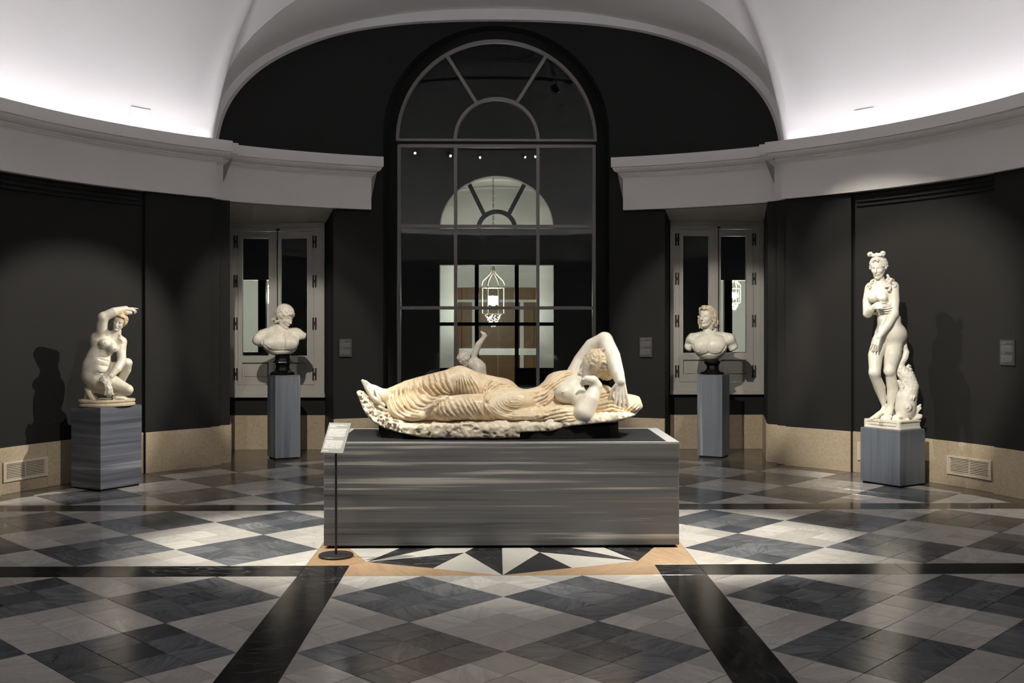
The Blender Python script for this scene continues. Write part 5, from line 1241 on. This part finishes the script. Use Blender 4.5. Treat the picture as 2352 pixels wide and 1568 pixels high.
# ================================================================== crouching bather (left pedestal)
def crouching():
    t = thing('marble_statue', (PC[0], PC[1], .86), 'crouching nude marble bather with one arm raised over her brow on the banded pedestal', 'statue')
    V = View((PC[0]+.03, PC[1]-.02, 0), 170, 690, 6.272); P = lambda x, y, d=0.: V.P(x, y, d); r = V.R; BV = [V.r, V.e, (0, 0, 1)]
    S = SDF((-4.62, 2.05, .90), (-3.72, 3.0, 2.08), .0043)
    # trunk leaning to the right, heavy hips
    S.ell(P(310, 1090, .04), (r(195), .16, r(150)), BV, .05); S.ell(P(320, 940, .02), (r(188), .145, r(150)), BV, .06); S.ell(P(365, 790, .02), (r(165), .125, r(140)), BV, .06)
    S.ell(P(450, 640, .01), (r(175), .115, r(130)), [V.dirv(1, 0, -.25), V.e, V.dirv(.25, 0, 1)], .06); S.ell(P(265, 980, .12), (r(140), .12, r(180)), BV, .05); S.ell(P(330, 560, .05), (r(90), .09, r(120)), BV, .05)
    S.ell(P(390, 880, -.06), (r(110), .08, r(90)), BV, .05); S.ell(P(390, 1000, -.06), (r(100), .09, r(80)), BV, .04)
    S.chain([P(410, 500, .02), P(560, 515, .0), P(680, 590, .0)], [r(80), r(72), r(66)], .05)
    S.chain([P(590, 530, .0), P(620, 440, -.02)], [r(72), r(60)], .03)
    S.ell(P(438, 615, -.115), (r(72), .06, r(66)), BV, .03); S.ell(P(556, 680, -.115), (r(74), .065, r(74)), BV, .03); S.ell(P(455, 607, -.172), .008, None, .006); S.ell(P(598, 698, -.17), .008, None, .006)
    # soft creases across the belly
    for pts in ([(360, 842), (430, 858), (500, 880)], [(330, 1040), (410, 1050), (490, 1040)], [(380, 935), (440, 945), (490, 950)]):
        q = S.front(V, resample(pts, 10)); q = [a for a in q if a is not None]
        if len(q) > 2: S.fold(q, [.002]+[.006]*(len(q)-2)+[.002], .016, 'sub')
    for p_ in S.front(V, [(378, 742)]): S.ell(p_, .006, None, .006, 'sub')
    # raised right arm
    S.chain([P(405, 505, .0), P(400, 380, -.05), P(420, 245, -.10)], [r(84), r(80), r(70)], .03)
    S.chain([P(425, 235, -.10), P(580, 165, -.11), P(745, 115, -.08)], [r(70), r(66), r(38)], .02)
    hand(S, P(742, 118, -.08), V.dirv(.95, .1, -.05), V.dirv(.1, .45, -.9), .135, .55, .10, 1, k=.003, fr=.0062, curls_=[.1, .55, .8, .8])
    S.chain([P(700, 190, -.06), P(760, 175, -.08), P(810, 175, -.08), P(828, 130, -.08)], [r(26), r(34), r(30), r(16)], .01)
    # left arm down across the knees
    S.chain([P(685, 600, -.01), P(680, 740, -.04), P(690, 860, -.08)], [r(70), r(66), r(58)], .03)
    S.chain([P(692, 865, -.09), P(620, 985, -.15), P(535, 1085, -.19)], [r(60), r(58), r(40)], .02)
    hand(S, P(530, 1090, -.195), V.dirv(-.35, -.1, -.9), V.dirv(-.3, .85, -.1), .15, .35, .10, -1, k=.003, fr=.0068)
    # raised left leg
    S.chain([P(430, 1030, .03), P(600, 960, .0), P(765, 895, -.02)], [r(110), r(82), r(58)], .03); S.chain([P(775, 900, -.02), P(760, 1000, .02), P(690, 1120, .08), P(650, 1300, .13)], [r(58), r(60), r(62), r(40)], .03)
    S.chain([P(655, 1310, .13), P(690, 1400, .08), P(740, 1430, .04)], [r(40), r(42), r(25)], .02)
    # kneeling right leg
    S.chain([P(370, 1140, -.02), P(560, 1175, -.09), P(775, 1270, -.15)], [r(140), r(100), r(62)], .04); S.ell(P(790, 1290, -.155), (r(58), .045, r(52)), BV, .03)
    S.chain([P(780, 1325, -.14), P(640, 1325, -.06), P(420, 1300, .0), P(230, 1270, .04)], [r(46), r(52), r(56), r(40)], .02)
    S.chain([P(215, 1268, .04), P(235, 1350, .02), P(270, 1410, -.0)], [r(46), r(48), r(40)], .02); S.chain([P(190, 1275, .05), P(215, 1330, .05)], [r(36), r(40)], .02)
    for i in range(5): S.chain([P(262+i*10, 1405-i*4, -.01+.02*i), P(285+i*16, 1438-i*2, -.045+.018*i)], [r(24), r(18)], .006)
    B = basis(V.dirv(-.28, -.95, -.08), V.dirv(.36, -.1, 1)); Hh = r(255); T = head(S, P(655, 312, -.06), Hh, B)
    S.obj('figure', M['cro_skin'], t)
    G = SDF((-4.35, 2.15, 1.55), (-3.78, 2.85, 2.05), .0045)
    G.ell(T(0, -.12, .15), np.array([.365, .42, .375])*Hh, B, .01); G.ell(T(0, .42, -.10), np.array([.27, .31, .36])*Hh, B, .01, 'sub'); G.ell(T(0, .1, -.50), np.array([.5, .5, .30])*Hh, B, .02, 'sub')
    curls(G, T, Hh, 9, 70, lambda x, y, z: z > -.35 and not (y > .25 and z < .5 and abs(x) < .75), (.05, .065), .5, .0, .012, .21)
    for s_ in (-1, 1): locks(G, T, Hh, [[(s_*.03, .36-.03*j, .40+.06*j), (s_*.20, .27-.03*j, .36+.03*j), (s_*.32, .10-.05*j, .10+.03*j), (s_*.33, -.08, -.10)] for j in range(4)], .05, .04, .01, .025, 3+s_)
    G.ell(T(.0, .12, .52), np.array([.14, .12, .09])*Hh, B, .02); G.ell(T(0, -.45, .0), .16*Hh, None, .02); G.displace([(.014, .0025)], 2); G.obj('hair', M['cro_hair'], t)
    K = SDF((-4.2, 2.1, 1.45), (-3.85, 2.8, 1.80), .0045); K.chain([P(660, 490, -.05), P(680, 520, -.06), P(670, 550, -.07), P(700, 580, -.07), P(690, 610, -.08)], [r(18)]*4+[r(10)], .004); K.chain([P(640, 470, -.04), P(665, 510, -.055), P(655, 545, -.07)], r(15), .004); K.obj('shoulder_lock', M['cro_skin'], t)
    # cloth in the lowered hand
    C = SDF((-4.35, 2.1, .95), (-3.98, 2.55, 1.32), .0048)
    C.chain([P(395, 1135, -.20), P(440, 1175, -.215), P(480, 1235, -.215)], [r(30), r(40), r(40)], .01); C.chain([P(490, 1240, -.215), P(510, 1300, -.20), P(500, 1350, -.19)], [r(40), r(50), r(44)], .01)
    rc = random.Random(3)
    for i in range(7): x = 455+i*15; C.chain([P(430+i*9, 1180-i*6, -.235), P(x, 1260, -.252+.004*abs(i-3)), P(x+rc.uniform(-8, 8), 1318, -.248+.004*abs(i-3)), P(x-14+i*6, 1364-rc.uniform(0, 14), -.235)], [r(8), r(11), r(12), r(10)], .003)
    for i in range(4): C.chain([P(380+i*14, 1150-i*18, -.215), P(420+i*10, 1180-i*8, -.245)], [r(14), r(12)], .003)
    C.displace([(.02, .003)], 4)
    C.obj('cloth', M['ari_skin'], t)
    # tortoise under the knee, tree-stump strut and oval base
    q = SDF((-4.2, 2.1, .88), (-3.75, 2.75, 1.05), .0048); q.ell(P(655, 1400, -.10), (r(105), .09, r(42)), BV, .01)
    for x, y, d in ((580, 1435, -.16), (735, 1432, -.16), (560, 1430, -.02), (745, 1428, -.02)): q.ell(P(x, y, d), (r(26), .022, r(20)), None, .008)
    q.ell(P(780, 1425, -.11), (r(24), .02, r(18)), None, .01); q.displace([(.02, .003)], 1); q.obj('tortoise', M['cro_hair'] if False else M['cro_skin'], t)
    z = SDF((-4.6, 2.2, .88), (-4.3, 2.8, 1.12), .005); z.chain([P(190, 1430, .09), P(180, 1290, .08)], [r(48), r(22)], .01); z.obj('strut', M['cro_skin'], t)
    c0 = np.array(P(475, 1490, .0)); a_, b_ = r(385), .225; pr = []
    bm_ = MB(); lv = [(.98, .861), (1.0, .868), (1.0, .884), (.965, .889), (.965, .901), (1.0, .906), (1.0, .922), (.985, .928)]; n = 64; Vv = []; Fc = []
    for f, zz in lv:
        for i in range(n): u = 2*math.pi*i/n; p_ = c0+V.r*a_*f*math.cos(u)+V.e*b_*f*math.sin(u); Vv.append((p_[0], p_[1], zz))
    for j in range(len(lv)-1):
        for i in range(n): k = (i+1) % n; Fc.append((j*n+i, j*n+k, (j+1)*n+k, (j+1)*n+i))
    Fc += [tuple(range(n-1, -1, -1)), tuple((len(lv)-1)*n+i for i in range(n))]; sharp(bm_.add(Vv, Fc).obj('base', M['ari_hair'], t), 30)
crouching()
# ================================================================== the two busts and the boy
def socle(V, cx, prof, t, z0):
    """eight-sided turned foot: profile of (half width, height) in enlargement pixels"""
    c = V.P(cx, prof[-1][1]); n = 8; Vv = []; Fc = []; zt = None; zb = V.P(cx, prof[-1][1])[2]; off = z0+.0015-zb
    for hw, y in prof:
        for i in range(n): a = 2*math.pi*(i+.5)/n; q = c+(V.r*math.cos(a)+V.e*math.sin(a))*V.R(hw)*1.04; Vv.append((q[0], q[1], V.P(cx, y)[2]+off))
    m = len(prof)
    for j in range(m-1):
        for i in range(n): k = (i+1) % n; Fc.append((j*n+i, j*n+k, (j+1)*n+k, (j+1)*n+i))
    Fc += [tuple(range(n)), tuple((m-1)*n+i for i in range(n-1, -1, -1))]; return MB().add(Vv, Fc).obj('socle', M['blackmarble'], t)
def youth_bust():
    t = thing('marble_bust', (PA[0], PA[1], 1.07), 'marble bust of a curly-haired youth looking down to the right on a black socle', 'bust')
    V = View(PA+(0,), 570, 690, 8.714); P = lambda x, y, d=0.: V.P(x, y, d); r = V.R; BV = [V.r, V.e, (0, 0, 1)]
    socle(V, 688, [(140, 1060), (148, 1150), (165, 1195), (198, 1212), (205, 1235), (160, 1250), (140, 1275), (138, 1330), (160, 1385), (215, 1420), (245, 1440), (248, 1478)], t, 1.07)
    S = SDF((-3.25, 4.50, 1.30), (-2.35, 5.20, 1.98), .0042)
    S.ell(P(640, 840, .03), (r(360), .17, r(300)), BV, .04); S.chain([P(250, 720, .03), P(500, 620, .05), P(800, 640, .05), P(980, 670, .02)], [r(150), r(130), r(125), r(125)], .05)
    S.ell(P(200, 770, .02), (r(135), .11, r(150)), BV, .05); S.chain([P(960, 660, .02), P(1060, 690, -.02), P(1130, 715, -.05)], [r(125), r(95), r(75)], .03)
    S.ell(P(450, 850, -.085), (r(190), .085, r(135)), BV, .05); S.ell(P(840, 850, -.085), (r(180), .085, r(135)), BV, .05); S.ell(P(445, 940, -.156), .007, None, .006); S.ell(P(905, 960, -.150), .007, None, .006)
    S.chain([P(640, 660, .03), P(660, 520, .03), P(700, 430, .0)], [r(135), r(115), r(110)], .04); S.chain([P(560, 480, .03), P(700, 670, -.09)], [r(40), r(30)], .05); S.chain([P(500, 520, .05), P(600, 600, .02)], [r(70), r(80)], .05)
    for pts in ([(715, 690), (725, 800), (720, 950)], [(290, 800), (285, 900), (283, 965)], [(330, 900), (430, 990), (560, 1010), (700, 1000)], [(740, 1000), (860, 1005), (960, 990)]):
        q = [a for a in S.front(V, resample(pts, 12)) if a is not None]
        if len(q) > 2: S.fold(q, [.002]+[.005]*(len(q)-2)+[.002], .022, 'sub')
    S.poly(V, [(560, 300), (520, 490), (370, 550), (225, 600), (130, 690), (82, 790), (95, 860), (200, 920), (290, 985), (400, 1050), (500, 1085), (640, 1096), (850, 1080), (965, 1058), (985, 1000), (1000, 900), (1030, 825), (1085, 812), (1140, 755), (1167, 655), (1110, 620), (1040, 565), (960, 542), (860, 548), (780, 552), (820, 300)], .03, 'and', .006)
    S.d = np.maximum(S.d, (S.ax[0][:, None, None]-PA[0])*V.e[0]+(S.ax[1][None, :, None]-PA[1])*V.e[1]-.16+0*S.ax[2][None, None, :]).astype(np.float32)
    B = basis(V.dirv(.66, -.68, -.33), V.dirv(.16, -.12, 1)); Hh = r(450); T = head(S, P(742, 325, -.03), Hh, B, jaw=1.05)
    S.obj('figure', M['ant_skin'], t)
    G = SDF((-2.98, 4.5, 1.62), (-2.50, 5.1, 2.0), .0045)
    G.ell(T(0, -.10, .16), np.array([.385, .43, .40])*Hh, B, .01); G.ell(T(0, .46, -.16), np.array([.29, .32, .38])*Hh, B, .01, 'sub'); G.ell(T(0, .15, -.62), np.array([.6, .55, .36])*Hh, B, .02, 'sub')
    curls(G, T, Hh, 21, 150, lambda x, y, z: z > -.5 and z < .80 and not (y > .42 and z < .22 and abs(x) < .62), (.048, .066), .52, .0, .012, .19)
    for s_ in (-1, 1):
        curl_p = [(s_*(.05+.25*a), .40-.22*a, .23-.12*a+.03*math.sin(9*a)) for a in np.linspace(0, 1, 6)]
        for q in curl_p: G.chain([T(q[0]+.04*math.cos(f), q[1]+.015*math.sin(f), q[2]+.045*math.sin(f)) for f in np.linspace(0, 5.5, 8)], .026*Hh, .003)
        for i in range(6): q = (s_*(.36-.02*i), .03-.10*i, -.20-.05*(i % 3)); G.chain([T(q[0]+.02*math.cos(f), q[1]+.04*math.cos(f), q[2]+.05*math.sin(f)) for f in np.linspace(0, 5.5, 8)], .028*Hh, .003)
    for i in range(7): q = (-.24+.08*i, -.44, -.28-.05*(i % 2)); G.chain([T(q[0]+.04*math.cos(f), q[1], q[2]+.05*math.sin(f)) for f in np.linspace(0, 5.5, 8)], .03*Hh, .003)
    G.displace([(.016, .003)], 3); G.obj('hair', M['ant_skin'], t)
def alexander_bust():
    t = thing('marble_bust', (PX[0], PX[1], 1.07), 'marble bust of a long-haired man gazing up to the left on a black socle', 'bust')
    V = View(PX+(0,), 1560, 690, 8.714); P = lambda x, y, d=0.: V.P(x, y, d); r = V.R; BV = [V.r, V.e, (0, 0, 1)]
    socle(V, 660, [(120, 1190), (160, 1222), (165, 1262), (135, 1285), (112, 1310), (108, 1350), (120, 1385), (165, 1425), (230, 1445), (240, 1455), (240, 1480)], t, 1.07)
    S = SDF((2.30, 4.55, 1.24), (3.25, 5.25, 1.95), .0042)
    S.ell(P(620, 900, .04), (r(340), .18, r(310)), BV, .04); S.chain([P(250, 740, .03), P(450, 690, .05), P(800, 690, .05), P(1000, 740, .03)], [r(95), r(105), r(105), r(100)], .05)
    S.ell(P(232, 765, .01), (r(112), .10, r(118)), BV, .03); S.ell(P(1020, 775, .01), (r(120), .10, r(128)), BV, .03); S.chain([P(215, 800, .02), P(190, 890, .02), P(175, 960, .02)], [r(100), r(88), r(84)], .02); S.chain([P(1040, 810, .02), P(1070, 890, .02), P(1095, 960, .02)], [r(110), r(100), r(98)], .02)
    S.ell(P(450, 910, -.075), (r(190), .085, r(165)), BV, .05); S.ell(P(755, 910, -.075), (r(195), .085, r(165)), BV, .05); S.ell(P(380, 1022, -.137), .008, None, .006); S.ell(P(812, 1020, -.137), .008, None, .006)
    S.chain([P(400, 770, -.07), P(560, 740, -.09), P(610, 745, -.08)], [r(30), r(26), r(18)], .04); S.chain([P(860, 770, -.07), P(700, 735, -.09), P(640, 742, -.08)], [r(30), r(26), r(18)], .04)
    S.chain([P(610, 720, .04), P(610, 600, .03), P(590, 470, .0)], [r(135), r(110), r(105)], .04); S.chain([P(760, 520, .03), P(690, 620, -.03), P(640, 715, -.085)], [r(42), r(36), r(22)], .03); S.chain([P(520, 600, -.02), P(590, 715, -.08)], [r(34), r(20)], .03)
    for pts in ([(330, 1040), (400, 1090), (500, 1088), (585, 1050)], [(600, 1050), (690, 1085), (800, 1075), (880, 1010), (940, 880)], [(600, 760), (590, 900), (592, 1060)], [(265, 830), (285, 930), (300, 1030)], [(955, 850), (965, 950), (975, 1040)], [(130, 868), (200, 870), (262, 885)]):
        q = [a for a in S.front(V, resample(pts, 14)) if a is not None]
        if len(q) > 2: S.fold(q, [.002]+[.006]*(len(q)-2)+[.002], .02, 'sub')
    S.poly(V, [(480, 400), (475, 612), (340, 645), (225, 650), (140, 755), (105, 870), (88, 925), (150, 985), (285, 1042), (330, 1125), (430, 1198), (620, 1216), (780, 1192), (905, 1130), (985, 1052), (1100, 990), (1190, 928), (1155, 850), (1115, 720), (1060, 665), (980, 645), (760, 625), (740, 400)], .03, 'and', .006)
    S.d = np.maximum(S.d, (S.ax[0][:, None, None]-PX[0])*V.e[0]+(S.ax[1][None, :, None]-PX[1])*V.e[1]-.17+0*S.ax[2][None, None, :]).astype(np.float32)
    B = basis(V.dirv(-.50, -.84, .10), V.dirv(.10, .12, 1)); Hh = r(415); T = head(S, P(545, 335, -.05), Hh, B, jaw=1.05)
    S.obj('figure', M['alx_skin'], t)
    G = SDF((2.50, 4.45, 1.52), (3.05, 5.2, 1.97), .0045)
    G.ell(T(0, -.12, .15), np.array([.375, .42, .38])*Hh, B, .01); G.ell(T(0, .45, -.13), np.array([.28, .33, .42])*Hh, B, .01, 'sub'); G.ell(T(0, .2, -.62), np.array([.6, .55, .40])*Hh, B, .02, 'sub')
    for s_ in (-1, 1):
        locks(G, T, Hh, [[(s_*.02, .37-.05*j, .40+.05*j), (s_*(.17+.01*j), .30-.05*j, .40+.035*j), (s_*(.31+.012*j), .14-.06*j, .20+.03*j), (s_*(.37+.01*j), .02-.07*j, -.05), (s_*(.385-.01*j), -.02-.07*j, -.30), (s_*(.36-.02*j), .0-.07*j, -.52+.03*(j % 2))] for j in range(5)], .045, .038, .008, .045, 5+s_)
        locks(G, T, Hh, [[(s_*.03, .25-.1*j, .52), (s_*.25, .12-.1*j, .46), (s_*.38, -.04-.09*j, .15), (s_*.40, -.1-.08*j, -.12), (s_*.38, -.12-.07*j, -.38)] for j in range(4)], .045, .04, .008, .045, 15+s_)
        curls_p = [(s_*(.40-.01*i), .05-.05*(i % 3), .02-.10*i) for i in range(6)]
        for q in curls_p: G.chain([T(q[0]+.012*math.cos(f), q[1]+.04*math.cos(f), q[2]+.04*math.sin(f)) for f in np.linspace(0, 5.5, 8)], .024*Hh, .003)
    G.chain([T(-.06, .36, .38), T(-.10, .33, .56), T(-.02, .22, .55)], [.08*Hh, .05*Hh, .07*Hh], .01); G.chain([T(.385*math.cos(a), -.10, .16+.40*math.sin(a)) for a in np.linspace(-.2, math.pi+.2, 14)], .012, .008)
    G.displace([(.014, .002)], 3); G.obj('hair', M['alx_hair'], t)
    p = S.front(V, [(596, 1184)])[0]; text_mark('108', .032, p-V.e*.004, -V.e, (0, 0, 1), M['ink'], t)
def boy():
    c = (-.13, 2.35); V = View(c+(0,), 1020, 740, 5.6); P = lambda x, y, d=0.: V.P(x, y, d); r = V.R; BV = [V.r, V.e, (0, 0, 1)]
    px, py, _ = P(430, 700, .0); zt = .58
    pd = thing('pedestal', (px, py, 0), 'round dark pedestal hidden behind the long plinth under the marble boy', 'pedestal')
    sharp(MB().rev([(.001, 0), (.19, 0), (.19, .04), (.165, .06), (.165, .53), (.19, .545), (.19, zt), (.001, zt)], 0, 360, 40, full=True, c=(px, py)).obj('drum', M['pedb'], pd)); MB().rev([(.192, .0), (.192, .03), (.18, .03), (.18, .0)], 0, 360, 40, full=True, c=(px, py)).obj('foot', M['blackstand'], pd)
    t = thing('marble_statue', (px, py, zt), 'small marble boy with one arm flung up seen behind the reclining sleeper', 'statue')
    S = SDF((px-.36, py-.3, zt-.01), (px+.3, py+.3, 1.75), .0055)
    S.ell(P(445, 600, .0), (r(88), .075, r(110)), BV, .03); S.ell(P(445, 760, .0), (r(95), .085, r(110)), BV, .05); S.ell(P(440, 900, .02), (r(105), .09, r(95)), BV, .05)
    S.chain([P(345, 560, .0), P(420, 520, .0), P(485, 560, .0)], [r(38), r(60), r(42)], .03); S.chain([P(390, 540, .0), P(290, 500, -.01)], [r(48), r(46)], .03)
    S.chain([P(395, 500, .01), P(385, 430, .01), P(440, 290, .0), P(515, 190, -.0)], [r(44), r(42), r(42), r(25)], .02)
    S.chain([P(515, 185, .0), P(515, 155, -.005), P(480, 125, -.01)], [r(28), r(26), r(15)], .01); S.chain([P(530, 160, .0), P(548, 175, .0)], [r(18), r(12)], .005)
    for i in range(3): S.chain([P(510-i*6, 150+i*5, -.012+i*.012), P(478+i*4, 122+i*7, -.012+i*.012)], [r(11), r(8)], .003)
    S.chain([P(490, 565, .0), P(515, 680, -.02), P(500, 800, -.06)], [r(40), r(36), r(24)], .02)
    fz_ = zt+.02
    for s_, dx in ((-1, -.05), (1, .055)):
        h = P(440, 930, .02)+V.r*dx; kn = np.array([h[0]+V.r[0]*dx*.4, h[1]-.03, (h[2]+fz_)/2+.02]); an = np.array([h[0]+V.r[0]*dx*.5, h[1]+.01, fz_+.03]); S.chain([h, kn, an], [.062, .045, .03], .03); S.chain([an, an-V.e*.06+V.r*dx*.2-np.array([0, 0, .02])], [.03, .02], .015)
    S.rbox((px, py, zt+.012), (.15, .12, .013), None, .008, .004)
    B = basis(V.dirv(-.55, .45, -.55), V.dirv(-.5, .1, .8)); Hh = r(190); T = head(S, P(255, 495, -.01), Hh, B); S.above(zt); S.obj('figure', M['bud_skin'], t)
    G = SDF((px-.36, py-.25, 1.2), (px+.1, py+.25, 1.52), .0045); G.ell(T(0, -.1, .14), np.array([.38, .43, .40])*Hh, B, .01); G.ell(T(0, .46, -.16), np.array([.29, .32, .38])*Hh, B, .01, 'sub'); curls(G, T, Hh, 8, 90, lambda x, y, z: not (y > .5 and z < .4), (.06, .09), .5, .03); G.obj('hair', M['bud_skin'], t)
youth_bust(); alexander_bust(); boy()
